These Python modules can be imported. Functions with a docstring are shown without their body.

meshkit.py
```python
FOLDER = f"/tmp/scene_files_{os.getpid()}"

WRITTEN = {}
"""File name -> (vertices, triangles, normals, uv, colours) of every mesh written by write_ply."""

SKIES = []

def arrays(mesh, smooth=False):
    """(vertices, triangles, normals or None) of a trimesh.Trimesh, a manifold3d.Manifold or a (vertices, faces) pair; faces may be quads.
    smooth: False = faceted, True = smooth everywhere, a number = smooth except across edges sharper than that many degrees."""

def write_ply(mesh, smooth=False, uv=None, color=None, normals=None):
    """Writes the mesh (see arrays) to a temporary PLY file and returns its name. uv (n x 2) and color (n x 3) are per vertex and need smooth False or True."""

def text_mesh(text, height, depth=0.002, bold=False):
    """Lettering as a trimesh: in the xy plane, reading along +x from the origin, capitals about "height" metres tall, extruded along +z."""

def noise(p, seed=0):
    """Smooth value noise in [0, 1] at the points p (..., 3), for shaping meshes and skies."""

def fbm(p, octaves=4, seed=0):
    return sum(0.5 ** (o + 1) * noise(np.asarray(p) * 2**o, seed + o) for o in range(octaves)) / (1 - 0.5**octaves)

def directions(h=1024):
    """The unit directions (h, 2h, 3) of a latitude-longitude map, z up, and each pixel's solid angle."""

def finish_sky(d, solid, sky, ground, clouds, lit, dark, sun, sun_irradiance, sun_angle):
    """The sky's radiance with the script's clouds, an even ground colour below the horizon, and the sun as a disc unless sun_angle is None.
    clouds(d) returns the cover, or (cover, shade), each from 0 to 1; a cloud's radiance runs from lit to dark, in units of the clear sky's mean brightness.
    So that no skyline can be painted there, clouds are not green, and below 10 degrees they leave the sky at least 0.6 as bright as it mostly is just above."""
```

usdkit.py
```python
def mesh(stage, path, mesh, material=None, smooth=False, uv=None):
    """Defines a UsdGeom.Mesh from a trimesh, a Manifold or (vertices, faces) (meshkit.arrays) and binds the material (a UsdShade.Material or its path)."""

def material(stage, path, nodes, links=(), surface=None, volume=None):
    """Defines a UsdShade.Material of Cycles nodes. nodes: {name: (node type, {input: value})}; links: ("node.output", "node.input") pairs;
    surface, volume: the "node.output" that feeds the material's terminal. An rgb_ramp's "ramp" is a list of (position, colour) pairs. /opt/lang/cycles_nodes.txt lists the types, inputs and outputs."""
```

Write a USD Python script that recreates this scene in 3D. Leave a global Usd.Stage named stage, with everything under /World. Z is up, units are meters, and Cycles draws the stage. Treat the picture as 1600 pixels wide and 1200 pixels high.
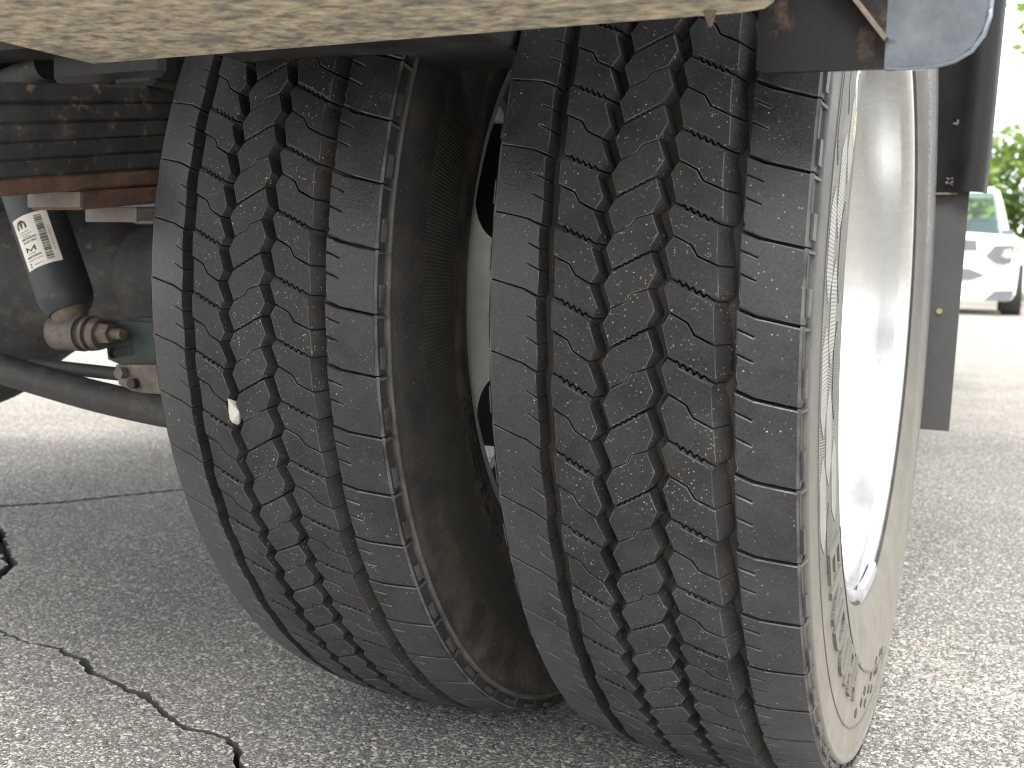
import math
import random

import numpy as np
import trimesh
from scipy.interpolate import PchipInterpolator
from shapely import affinity
from shapely.geometry import LineString, Polygon, box as sbox
from shapely.ops import unary_union

import meshkit
import usdkit
from pxr import Gf, Sdf, Usd, UsdGeom, UsdLux, UsdShade, Vt

stage = Usd.Stage.CreateInMemory()
UsdGeom.Xform.Define(stage, '/World')
UsdGeom.Scope.Define(stage, '/World/Looks')

# ------------------------------------------------------------------ camera
cam = UsdGeom.Camera.Define(stage, '/World/camera')
C = (0.2029, -0.99336, 0.40298)
r_ = (0.904055537, 0.426607444, 0.026261649)
u_ = (-0.065437, 0.077430278, 0.994848004)
f_ = (-0.422376117, 0.90111633, -0.097917183)
cam.AddTransformOp().Set(Gf.Matrix4d(*r_, 0, *u_, 0, -f_[0], -f_[1], -f_[2], 0, *C, 1))
cam.CreateHorizontalApertureAttr(36.0)
cam.CreateFocalLengthAttr(38.451)
cam.CreateFStopAttr(14.0)
cam.CreateFocusDistanceAttr(0.74)
cam.CreateClippingRangeAttr(Gf.Vec2f(0.02, 5000.0))
EXPOSURE = 1.92
cam.CreateExposureAttr(EXPOSURE)

# ------------------------------------------------------------------ sky and sun (bright overcast)
SUN_AZ, SUN_EL = math.radians(166.0), math.radians(56.0)      # azimuth from +y towards +x
SKY = 0.10
usdkit.material(stage, '/World/Looks/sky_look', {
    'sky': ('sky_texture', {'sky_type': 'single_scattering', 'sun_disc': False, 'sun_elevation': SUN_EL, 'sun_rotation': SUN_AZ,
                            'altitude': 200.0, 'air_density': 1.0, 'aerosol_density': 2.0, 'ozone_density': 1.0}),
    'tc': ('texture_coordinate', {}),
    'mp': ('mapping', {'scale': (1.0, 1.0, 2.2)}),
    'n': ('noise_texture', {'scale': 2.1, 'detail': 6.0, 'roughness': 0.55}),
    'ramp': ('rgb_ramp', {'ramp': [(0.36, (0.45, 0.45, 0.45)), (0.56, (0.93, 0.93, 0.93)), (1.0, (1, 1, 1))]}),
    'cloud': ('mix', {'mix_type': 'mix', 'fac': 0.5, 'color1': (7.2, 7.3, 7.4), 'color2': (10.9, 10.7, 10.3)}),
    'n2': ('noise_texture', {'scale': 4.0, 'detail': 5.0}),
    'm': ('mix', {'mix_type': 'mix'}),
    'bg': ('background_shader', {'strength': SKY})},
    [('tc.generated', 'mp.vector'), ('mp.vector', 'n.vector'), ('mp.vector', 'n2.vector'), ('n.fac', 'ramp.fac'), ('n2.fac', 'cloud.fac'),
     ('ramp.color', 'm.fac'), ('sky.color', 'm.color1'), ('cloud.color', 'm.color2'), ('m.color', 'bg.color')], surface='bg.background')
dome = UsdLux.DomeLight.Define(stage, '/World/sky')
UsdShade.MaterialBindingAPI.Apply(dome.GetPrim()).Bind(UsdShade.Material.Get(stage, '/World/Looks/sky_look'))
sun = UsdLux.DistantLight.Define(stage, '/World/sun')
sun.GetPrim().CreateAttribute('inputs:normalize', Sdf.ValueTypeNames.Bool).Set(True)
sun.CreateIntensityAttr(0.34)
sun.CreateAngleAttr(24.0)
sun.CreateColorAttr(Gf.Vec3f(1.0, 0.965, 0.91))
sd = np.array([math.sin(SUN_AZ) * math.cos(SUN_EL), math.cos(SUN_AZ) * math.cos(SUN_EL), math.sin(SUN_EL)])
sun.AddRotateXYZOp().Set(Gf.Vec3f(math.degrees(math.acos(sd[2])), 0, math.degrees(math.atan2(sd[0], -sd[1]))))

# ------------------------------------------------------------------ helpers
used = {}


def free(path):
    n = used.get(path, -1) + 1
    used[path] = n
    return path if n == 0 else f'{path}_{n:03d}'


def P(x):
    return str(x.GetPath()) if hasattr(x, 'GetPath') else x


def mesh(name, m, mat, parent='/World', smooth=False, normals=None, prim=None):
    """one Mesh prim; prim: dict of per-vertex float primvars"""
    path = free(P(parent) + '/' + name)
    if prim is None and normals is None:
        return usdkit.mesh(stage, path, m, f'/World/Looks/{mat}', smooth=smooth).GetPrim()
    if isinstance(m, tuple):
        v, f = m
    else:
        v, f = np.asarray(m.vertices), np.asarray(m.faces)
    if normals is None and smooth:
        v, f, normals = meshkit.arrays((v, f), True)
    g = UsdGeom.Mesh.Define(stage, path)
    g.CreatePointsAttr(Vt.Vec3fArray.FromNumpy(np.asarray(v, np.float32)))
    g.CreateFaceVertexCountsAttr(Vt.IntArray.FromNumpy(np.full(len(f), 3, np.int32)))
    g.CreateFaceVertexIndicesAttr(Vt.IntArray.FromNumpy(np.asarray(f, np.int32).ravel()))
    g.CreateSubdivisionSchemeAttr('none')
    if normals is not None:
        g.CreateNormalsAttr(Vt.Vec3fArray.FromNumpy(np.asarray(normals, np.float32)))
        g.SetNormalsInterpolation('vertex')
    for k, a in (prim or {}).items():
        UsdGeom.PrimvarsAPI(g).CreatePrimvar(k, Sdf.ValueTypeNames.FloatArray, 'vertex').Set(Vt.FloatArray.FromNumpy(np.asarray(a, np.float32)))
    UsdShade.MaterialBindingAPI.Apply(g.GetPrim()).Bind(UsdShade.Material.Get(stage, f'/World/Looks/{mat}'))
    return g.GetPrim()


def empty(name, loc=(0, 0, 0), rotz=0.0, parent='/World'):
    x = UsdGeom.Xform.Define(stage, free(P(parent) + '/' + name))
    if any(loc):
        x.AddTranslateOp().Set(Gf.Vec3d(*map(float, loc)))
    if rotz:
        x.AddRotateZOp().Set(rotz)
    return x.GetPrim()


def tag(p, label=None, cat=None, group=None, kind=None):
    for k, v in (('label', label), ('category', cat), ('group', group), ('kind', kind)):
        if v:
            p.SetCustomDataByKey(k, v)
    return p


def mat(name, nodes, links, surface='p.BSDF', **kw):
    return usdkit.material(stage, f'/World/Looks/{name}', nodes, links, surface=surface, **kw)


def moved(p, t):
    UsdGeom.Xformable(p).AddTranslateOp().Set(Gf.Vec3d(*t))
    return p


cat = trimesh.util.concatenate


def bx(lo, hi, bevel=0.0):
    lo, hi = np.array(lo, float), np.array(hi, float)
    if bevel <= 0:
        m = trimesh.creation.box(hi - lo)
        m.apply_translation((lo + hi) / 2)
        return m
    pts = []
    for sx in (0, 1):
        for sy in (0, 1):
            for sz in (0, 1):
                c = np.array([(lo, hi)[sx][0], (lo, hi)[sy][1], (lo, hi)[sz][2]])
                d = np.array([(1, -1)[sx], (1, -1)[sy], (1, -1)[sz]]) * bevel
                for k in range(3):
                    q = c + d
                    q[k] = c[k]
                    pts.append(q)
    return trimesh.convex.convex_hull(np.array(pts))


def cyl(a, b, r, r2=None, n=24, caps=True):
    a, b = np.array(a, float), np.array(b, float)
    return tube([a, b], [r, r if r2 is None else r2], n, caps)


def tube(pts, radii, n=16, caps=True):
    p = np.asarray(pts, float)
    rad = np.broadcast_to(radii, (len(p),))
    t = np.gradient(p, axis=0)
    t /= np.linalg.norm(t, axis=1, keepdims=True)
    ref = np.array([0, 0, 1.0]) if abs(t[0][2]) < 0.9 else np.array([1.0, 0, 0])
    a = np.cross(t, ref)
    a /= np.linalg.norm(a, axis=1, keepdims=True)
    b = np.cross(t, a)
    ang = np.arange(n) * 2 * np.pi / n
    v = (p[:, None] + rad[:, None, None] * (np.cos(ang)[None, :, None] * a[:, None] + np.sin(ang)[None, :, None] * b[:, None])).reshape(-1, 3)
    f = []
    for i in range(len(p) - 1):
        for j in range(n):
            q = (i * n + j, i * n + (j + 1) % n, (i + 1) * n + (j + 1) % n, (i + 1) * n + j)
            f += [(q[0], q[1], q[2]), (q[0], q[2], q[3])]
    if caps:
        v = np.vstack([v, p[0], p[-1]])
        k = len(v) - 2
        for j in range(n):
            f.append((k, (j + 1) % n, j))
            o = (len(p) - 1) * n
            f.append((k + 1, o + j, o + (j + 1) % n))
    m = trimesh.Trimesh(v, f, process=False)
    m.fix_normals()
    return m


def spline(pts, n=24):
    p = np.asarray(pts, float)
    d = np.r_[0, np.cumsum(np.linalg.norm(np.diff(p, axis=0), axis=1))]
    return PchipInterpolator(d, p)(np.linspace(0, d[-1], n))


def extr(poly, depth):
    return trimesh.creation.extrude_polygon(poly, depth, engine='earcut')


def basis(m, X, Y, Z, o):
    """maps mesh local (x,y,z) to o + xX + yY + zZ"""
    T = np.eye(4)
    T[:3, 0], T[:3, 1], T[:3, 2], T[:3, 3] = X, Y, Z, o
    m = m.copy()
    m.apply_transform(T)
    if np.linalg.det(T[:3, :3]) < 0:
        m.invert()
    return m


def tri(poly):
    v, f = trimesh.creation.triangulate_polygon(poly, engine='earcut')
    v, f = np.asarray(v), np.asarray(f)
    a = np.cross(v[f[:, 1]] - v[f[:, 0]], v[f[:, 2]] - v[f[:, 0]])
    f[a < 0] = f[a < 0][:, ::-1]
    return v, f[np.abs(a) > 1e-12]


def polys(g):
    return [q for q in getattr(g, 'geoms', [g]) if q.geom_type == 'Polygon' and q.area > 1e-9]


# ------------------------------------------------------------------ materials
def rubber(name, base_lo, base_hi, speck, rough, dust_col, dust_amt, grain=1100.0, spec=0.45, deep=0.85, dmin=0.12):
    """worn rubber: fine grain, grit specks, dust (mesh attribute 'dust' plus broad noise), painted edge highlights"""
    return mat(name, {
        'tc': ('texture_coordinate', {}),
        'grain': ('noise_texture', {'scale': grain, 'detail': 2.0, 'roughness': 0.6}),
        'broad': ('noise_texture', {'scale': 26.0, 'detail': 5.0, 'roughness': 0.6}),
        'g2': ('math', {'math_type': 'multiply_add', 'value2': 0.55, 'value3': 0.0}),
        'g3': ('math', {'math_type': 'multiply_add', 'value2': 0.65}),
        'base': ('rgb_ramp', {'ramp': [(0.40, base_lo), (0.78, base_hi)]}),
        'vor': ('voronoi_texture', {'feature': 'f1', 'scale': 700.0, 'randomness': 1.0}),
        'vr': ('separate_color', {}),
        'pick': ('math', {'math_type': 'greater_than', 'value2': 1.0 - speck}),
        'size': ('math', {'math_type': 'less_than', 'value2': 0.34}),
        'patch': ('noise_texture', {'scale': 55.0, 'detail': 3.0}),
        'patch2': ('map_range', {'from_min': 0.42, 'from_max': 0.62, 'to_min': 0.15, 'to_max': 1.0, 'clamp': True}),
        's1': ('math', {'math_type': 'multiply'}), 's2': ('math', {'math_type': 'multiply'}),
        'speckcol': ('rgb_ramp', {'ramp': [(0.0, (0.10, 0.08, 0.06)), (0.6, (0.20, 0.165, 0.12)), (0.9, (0.30, 0.27, 0.23)), (1.0, (0.46, 0.44, 0.40))]}),
        'mix1': ('mix', {'mix_type': 'mix'}),
        'dust': ('attribute', {'attribute': 'dust'}),
        'dn': ('noise_texture', {'scale': 30.0, 'detail': 8.0, 'roughness': 0.72}),
        'dr': ('map_range', {'from_min': 0.42, 'from_max': 0.64, 'to_min': dmin, 'to_max': 1.0, 'clamp': True}),
        'd1': ('math', {'math_type': 'multiply'}), 'd2': ('math', {'math_type': 'multiply', 'value2': dust_amt}),
        'deep': ('math', {'math_type': 'multiply', 'value2': deep}), 'mixd': ('mix', {'mix_type': 'mix', 'color2': (0.0135, 0.0135, 0.014)}),  # the attribute also darkens rubber towards the groove floor
        'mix2': ('mix', {'mix_type': 'mix', 'color2': dust_col}),
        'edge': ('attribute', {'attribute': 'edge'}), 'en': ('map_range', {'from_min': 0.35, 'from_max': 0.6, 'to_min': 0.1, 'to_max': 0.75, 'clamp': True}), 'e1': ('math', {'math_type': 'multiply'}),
        'mix3': ('mix', {'mix_type': 'mix', 'color2': (0.118, 0.114, 0.108)}),  # paler edge tint: highlight lines painted onto slightly worn edges
        'bump': ('bump', {'strength': 0.35, 'distance': 0.0006}),
        'rg': ('map_range', {'from_min': 0.3, 'from_max': 0.7, 'to_min': rough - 0.10, 'to_max': rough + 0.10, 'clamp': True}),
        'p': ('principled_bsdf', {'specular_ior_level': spec})},
        [('tc.object', f'{n}.vector') for n in ('grain', 'broad', 'vor', 'patch', 'dn')] +
        [('grain.fac', 'g2.value1'), ('broad.fac', 'g3.value1'), ('g2.value', 'g3.value3'), ('g3.value', 'base.fac'),
         ('vor.color', 'vr.color'), ('vr.r', 'pick.value1'), ('vor.distance', 'size.value1'), ('pick.value', 's1.value1'), ('size.value', 's1.value2'),
         ('patch.fac', 'patch2.value'), ('s1.value', 's2.value1'), ('patch2.result', 's2.value2'), ('vr.g', 'speckcol.fac'),
         ('base.color', 'mix1.color1'), ('speckcol.color', 'mix1.color2'), ('s2.value', 'mix1.fac'),
         ('dn.fac', 'dr.value'), ('dust.fac', 'd1.value1'), ('dr.result', 'd1.value2'), ('d1.value', 'd2.value1'),
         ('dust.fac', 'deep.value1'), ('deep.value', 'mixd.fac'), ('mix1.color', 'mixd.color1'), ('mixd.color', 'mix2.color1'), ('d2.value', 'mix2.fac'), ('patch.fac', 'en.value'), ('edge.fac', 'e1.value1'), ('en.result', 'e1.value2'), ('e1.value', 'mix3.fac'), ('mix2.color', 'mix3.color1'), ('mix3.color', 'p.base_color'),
         ('grain.fac', 'bump.height'), ('bump.normal', 'p.normal'), ('broad.fac', 'rg.value'), ('rg.result', 'p.roughness')])


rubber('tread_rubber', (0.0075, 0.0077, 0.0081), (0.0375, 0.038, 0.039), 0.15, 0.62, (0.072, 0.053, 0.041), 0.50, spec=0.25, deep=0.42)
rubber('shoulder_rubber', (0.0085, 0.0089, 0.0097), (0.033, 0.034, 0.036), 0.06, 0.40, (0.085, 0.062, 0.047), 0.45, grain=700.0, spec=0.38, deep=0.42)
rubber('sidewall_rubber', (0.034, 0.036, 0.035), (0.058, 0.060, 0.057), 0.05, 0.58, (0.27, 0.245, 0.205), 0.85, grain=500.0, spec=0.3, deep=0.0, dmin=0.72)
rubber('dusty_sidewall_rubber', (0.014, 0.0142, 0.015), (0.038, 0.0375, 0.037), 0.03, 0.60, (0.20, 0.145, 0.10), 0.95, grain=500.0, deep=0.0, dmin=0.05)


def hatch(name, lo, hi, freq, slope):
    """moulded fine ribs: 'ang' is arc length, 'rad' radius, in metres"""
    mat(name, {
        'a': ('attribute', {'attribute': 'ang'}), 'r': ('attribute', {'attribute': 'rad'}),
        'm1': ('math', {'math_type': 'multiply', 'value2': freq}), 'm2': ('math', {'math_type': 'multiply_add', 'value2': slope}),
        's': ('math', {'math_type': 'sine'}), 'mr': ('map_range', {'from_min': -1.0, 'from_max': 1.0, 'to_min': 0.0, 'to_max': 1.0}),
        'tc': ('texture_coordinate', {}), 'n': ('noise_texture', {'scale': 60.0, 'detail': 5.0}),
        'ramp': ('rgb_ramp', {'ramp': [(0.0, lo), (1.0, hi)]}),
        'nm': ('mix', {'mix_type': 'multiply', 'fac': 0.6}),
        'nr': ('rgb_ramp', {'ramp': [(0.3, (0.7, 0.68, 0.62)), (0.7, (1.25, 1.2, 1.1))]}),
        'b': ('bump', {'strength': 0.6, 'distance': 0.0006}),
        'p': ('principled_bsdf', {'roughness': 0.5, 'specular_ior_level': 0.45})},
        [('a.fac', 'm1.value1'), ('r.fac', 'm2.value1'), ('m1.value', 'm2.value3'), ('m2.value', 's.value1'), ('s.value', 'mr.value'), ('mr.result', 'ramp.fac'),
         ('tc.object', 'n.vector'), ('n.fac', 'nr.fac'), ('ramp.color', 'nm.color1'), ('nr.color', 'nm.color2'), ('nm.color', 'p.base_color'),
         ('mr.result', 'b.height'), ('b.normal', 'p.normal')])


hatch('ribbed_rubber', (0.05, 0.0495, 0.047), (0.13, 0.125, 0.115), 2 * math.pi / 0.0017, 2 * math.pi / 0.006)
hatch('ribbed_hexagon_rubber', (0.15, 0.148, 0.14), (0.26, 0.25, 0.23), 2 * math.pi / 0.0022, 0.0)
hatch('plain_hexagon_rubber', (0.045, 0.045, 0.043), (0.085, 0.084, 0.08), 2 * math.pi / 0.0018, 2 * math.pi / 0.003)
hatch('fine_ribbed_rubber', (0.028, 0.026, 0.024), (0.058, 0.053, 0.046), 2 * math.pi / 0.0026, 0.0)

mat('asphalt_look', {
    'tc': ('texture_coordinate', {}),
    'w': ('noise_texture', {'scale': 90.0, 'detail': 2.0}),
    'wm': ('mix', {'mix_type': 'linear_light', 'fac': 0.004}),
    'v': ('voronoi_texture', {'feature': 'f1', 'scale': 185.0}),
    've': ('voronoi_texture', {'feature': 'distance_to_edge', 'scale': 185.0}),
    'v2': ('voronoi_texture', {'feature': 'f1', 'scale': 420.0}),
    'sc': ('separate_color', {}), 'sc2': ('separate_color', {}),
    'stone': ('rgb_ramp', {'ramp': [(0.0, (0.09, 0.09, 0.092)), (0.2, (0.22, 0.215, 0.21)), (0.45, (0.37, 0.35, 0.32)), (0.7, (0.50, 0.465, 0.41)), (0.88, (0.60, 0.56, 0.49)), (1.0, (0.74, 0.71, 0.65))]}),
    'fines': ('rgb_ramp', {'ramp': [(0.0, (0.06, 0.06, 0.061)), (0.45, (0.22, 0.21, 0.20)), (0.75, (0.40, 0.375, 0.335)), (1.0, (0.58, 0.55, 0.49))]}),
    'edge': ('map_range', {'from_min': 0.03, 'from_max': 0.16, 'to_min': 0.0, 'to_max': 1.0, 'clamp': True}),
    'size': ('map_range', {'from_min': 0.35, 'from_max': 0.6, 'to_min': 0.0, 'to_max': 1.0, 'clamp': True}),
    'both': ('math', {'math_type': 'multiply'}),
    'mix': ('mix', {'mix_type': 'mix'}),
    'big': ('noise_texture', {'scale': 2.2, 'detail': 6.0, 'roughness': 0.6}),
    'bigr': ('rgb_ramp', {'ramp': [(0.30, (0.80, 0.80, 0.81)), (0.55, (1.0, 0.99, 0.97)), (0.75, (1.16, 1.14, 1.08))]}),
    'mul': ('mix', {'mix_type': 'multiply', 'fac': 1.0}),
    'h1': ('math', {'math_type': 'multiply_add', 'value2': 0.8}),
    'h2': ('math', {'math_type': 'multiply', 'value2': -0.45}),
    'b': ('bump', {'strength': 0.9, 'distance': 0.0032}),
    'p': ('principled_bsdf', {'roughness': 0.78, 'specular_ior_level': 0.35})},
    [('tc.object', 'w.vector'), ('tc.object', 'wm.color1'), ('w.color', 'wm.color2'), ('wm.color', 'v.vector'), ('wm.color', 've.vector'), ('wm.color', 'v2.vector'),
     ('v.color', 'sc.color'), ('v2.color', 'sc2.color'), ('sc.r', 'stone.fac'), ('sc2.g', 'fines.fac'), ('ve.distance', 'edge.value'), ('sc.b', 'size.value'),
     ('edge.result', 'both.value1'), ('size.result', 'both.value2'), ('both.value', 'mix.fac'), ('fines.color', 'mix.color1'), ('stone.color', 'mix.color2'),
     ('tc.object', 'big.vector'), ('big.fac', 'bigr.fac'), ('mix.color', 'mul.color1'), ('bigr.color', 'mul.color2'), ('mul.color', 'p.base_color'),
     ('v2.distance', 'h2.value1'), ('both.value', 'h1.value1'), ('h2.value', 'h1.value3'), ('h1.value', 'b.height'), ('b.normal', 'p.normal')])


mat('aggregate_look', {
    'g': ('geometry', {}), 'tc': ('texture_coordinate', {}),
    'stone': ('rgb_ramp', {'ramp': [(0.0, (0.15, 0.15, 0.15)), (0.14, (0.33, 0.325, 0.315)), (0.36, (0.53, 0.51, 0.475)), (0.62, (0.65, 0.62, 0.56)), (0.84, (0.75, 0.71, 0.64)), (1.0, (0.88, 0.86, 0.81))]}),
    'n': ('noise_texture', {'scale': 700.0, 'detail': 3.0, 'roughness': 0.7}), 'nr': ('rgb_ramp', {'ramp': [(0.3, (0.72, 0.72, 0.72)), (0.7, (1.15, 1.14, 1.12))]}),
    'mul': ('mix', {'mix_type': 'multiply', 'fac': 1.0}),
    'p': ('principled_bsdf', {'roughness': 0.75, 'specular_ior_level': 0.3})},
    [('g.random_per_island', 'stone.fac'), ('tc.object', 'n.vector'), ('n.fac', 'nr.fac'), ('stone.color', 'mul.color1'), ('nr.color', 'mul.color2'), ('mul.color', 'p.base_color')])


def grime(name, ramp, scale=40.0, rough=(0.5, 0.8), metallic=0.0, bump=0.3, spots=None, spec=0.4, stretch=(1, 1, 1)):
    nodes = {
        'tc': ('texture_coordinate', {}), 'mp': ('mapping', {'scale': stretch}),
        'n': ('noise_texture', {'scale': scale, 'detail': 8.0, 'roughness': 0.68}),
        'r': ('rgb_ramp', {'ramp': ramp}),
        'n2': ('noise_texture', {'scale': scale * 6, 'detail': 4.0, 'roughness': 0.7}),
        'rg': ('map_range', {'from_min': 0.3, 'from_max': 0.7, 'to_min': rough[0], 'to_max': rough[1], 'clamp': True}),
        'b': ('bump', {'strength': bump, 'distance': 0.001}),
        'p': ('principled_bsdf', {'metallic': metallic, 'specular_ior_level': spec})}
    links = [('tc.object', 'mp.vector'), ('mp.vector', 'n.vector'), ('mp.vector', 'n2.vector'), ('n.fac', 'r.fac'), ('n.fac', 'rg.value'), ('rg.result', 'p.roughness'),
             ('n2.fac', 'b.height'), ('b.normal', 'p.normal')]
    out = 'r.color'
    if spots:
        col, lo, hi, sc = spots
        nodes |= {'ns': ('noise_texture', {'scale': sc, 'detail': 7.0, 'roughness': 0.72}),
                  'nr': ('map_range', {'from_min': lo, 'from_max': hi, 'to_min': 0.0, 'to_max': 1.0, 'clamp': True}), 'mx': ('mix', {'mix_type': 'mix', 'color2': col})}
        links += [('mp.vector', 'ns.vector'), ('ns.fac', 'nr.value'), ('nr.result', 'mx.fac'), ('r.color', 'mx.color1')]
        out = 'mx.color'
    mat(name, nodes, links + [(out, 'p.base_color')])


grime('dirty_bumper_steel', [(0.30, (0.10, 0.096, 0.088)), (0.42, (0.25, 0.23, 0.19)), (0.52, (0.42, 0.37, 0.275)), (0.64, (0.58, 0.50, 0.35)), (0.78, (0.72, 0.65, 0.50))], scale=120.0, rough=(0.55, 0.8), bump=0.7,
      spots=((0.17, 0.165, 0.155), 0.50, 0.68, 26.0), stretch=(0.7, 1.0, 1.0))
grime('black_bracket_paint', [(0.3, (0.005, 0.005, 0.006)), (0.7, (0.012, 0.0115, 0.011))], scale=30.0, rough=(0.5, 0.7), bump=0.15, spec=0.2, spots=((0.13, 0.085, 0.055), 0.55, 0.78, 26.0))
grime('glossy_black_paint', [(0.3, (0.15, 0.18, 0.225)), (0.7, (0.30, 0.34, 0.40))], scale=22.0, rough=(0.12, 0.24), bump=0.05, spec=0.8, metallic=0.75, spots=((0.2, 0.19, 0.18), 0.68, 0.76, 60.0))  # blue grey of the reflected sky is put into the base colour
grime('worn_edge_metal', [(0.3, (0.05, 0.045, 0.04)), (0.6, (0.17, 0.135, 0.105))], scale=80.0)
grime('black_plastic', [(0.3, (0.007, 0.007, 0.008)), (0.7, (0.012, 0.012, 0.013))], scale=25.0, rough=(0.45, 0.6), bump=0.2, spec=0.22, spots=((0.2, 0.2, 0.2), 0.69, 0.75, 90.0))
grime('grey_flap_rubber', [(0.3, (0.042, 0.043, 0.043)), (0.7, (0.060, 0.060, 0.059))], scale=18.0, rough=(0.6, 0.8), bump=0.25)
grime('dirty_dark_steel', [(0.3, (0.016, 0.017, 0.019)), (0.52, (0.040, 0.039, 0.038)), (0.68, (0.085, 0.070, 0.055))], scale=34.0, rough=(0.55, 0.85), bump=0.6, spots=((0.22, 0.15, 0.10), 0.60, 0.74, 70.0))
grime('leaf_steel', [(0.3, (0.024, 0.026, 0.027)), (0.55, (0.046, 0.048, 0.048)), (0.72, (0.11, 0.09, 0.07))], scale=40.0, rough=(0.5, 0.8), bump=0.7, spots=((0.30, 0.19, 0.125), 0.575, 0.70, 85.0))
grime('rusty_leaf_steel', [(0.3, (0.075, 0.045, 0.030)), (0.5, (0.135, 0.078, 0.052)), (0.66, (0.20, 0.125, 0.085))], scale=34.0, rough=(0.65, 0.9), bump=0.7, spots=((0.07, 0.06, 0.055), 0.52, 0.70, 30.0))
grime('leaf_end_steel', [(0.3, (0.10, 0.095, 0.09)), (0.55, (0.17, 0.155, 0.14)), (0.72, (0.24, 0.15, 0.10))], scale=50.0, rough=(0.5, 0.8), bump=0.6)
grime('shock_paint', [(0.3, (0.014, 0.018, 0.022)), (0.7, (0.026, 0.031, 0.036))], scale=20.0, rough=(0.40, 0.6), bump=0.25, spots=((0.16, 0.125, 0.09), 0.60, 0.78, 30.0))
grime('worn_bushing_steel', [(0.3, (0.035, 0.030, 0.026)), (0.55, (0.105, 0.084, 0.066)), (0.72, (0.21, 0.17, 0.13))], scale=60.0, rough=(0.45, 0.7), bump=0.6)
grime('green_bracket_paint', [(0.3, (0.014, 0.019, 0.018)), (0.55, (0.026, 0.040, 0.033)), (0.72, (0.075, 0.075, 0.06))], scale=30.0, rough=(0.5, 0.75), bump=0.4)
grime('sway_bar_paint', [(0.3, (0.012, 0.012, 0.0125)), (0.55, (0.028, 0.026, 0.024)), (0.7, (0.065, 0.055, 0.045))], scale=45.0, rough=(0.5, 0.8), bump=0.6, spots=((0.26, 0.20, 0.15), 0.62, 0.74, 80.0))
grime('rubber_bushing', [(0.3, (0.010, 0.010, 0.010)), (0.7, (0.03, 0.028, 0.026))], scale=60.0, rough=(0.6, 0.8))
grime('chassis_paint', [(0.3, (0.012, 0.013, 0.015)), (0.6, (0.030, 0.030, 0.030)), (0.72, (0.07, 0.06, 0.05))], scale=20.0, rough=(0.5, 0.8), bump=0.4)
mat('polished_aluminium', {
    'tc': ('texture_coordinate', {}), 'mp': ('mapping', {'scale': (900.0, 14.0, 14.0)}), 'n': ('noise_texture', {'scale': 1.0, 'detail': 3.0}),
    'n2': ('noise_texture', {'scale': 22.0, 'detail': 6.0, 'roughness': 0.7}),
    'rg': ('map_range', {'from_min': 0.3, 'from_max': 0.75, 'to_min': 0.24, 'to_max': 0.31, 'clamp': True}),
    'c': ('rgb_ramp', {'ramp': [(0.3, (0.47, 0.475, 0.475)), (0.62, (0.51, 0.513, 0.51)), (0.85, (0.47, 0.462, 0.445))]}),
    'b': ('bump', {'strength': 0.12, 'distance': 0.0004}),
    'p': ('principled_bsdf', {'metallic': 1.0})},
    [('tc.object', 'mp.vector'), ('mp.vector', 'n.vector'), ('tc.object', 'n2.vector'), ('n2.fac', 'rg.value'), ('rg.result', 'p.roughness'), ('n2.fac', 'c.fac'), ('c.color', 'p.base_color'),
     ('n.fac', 'b.height'), ('b.normal', 'p.normal')])
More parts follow.
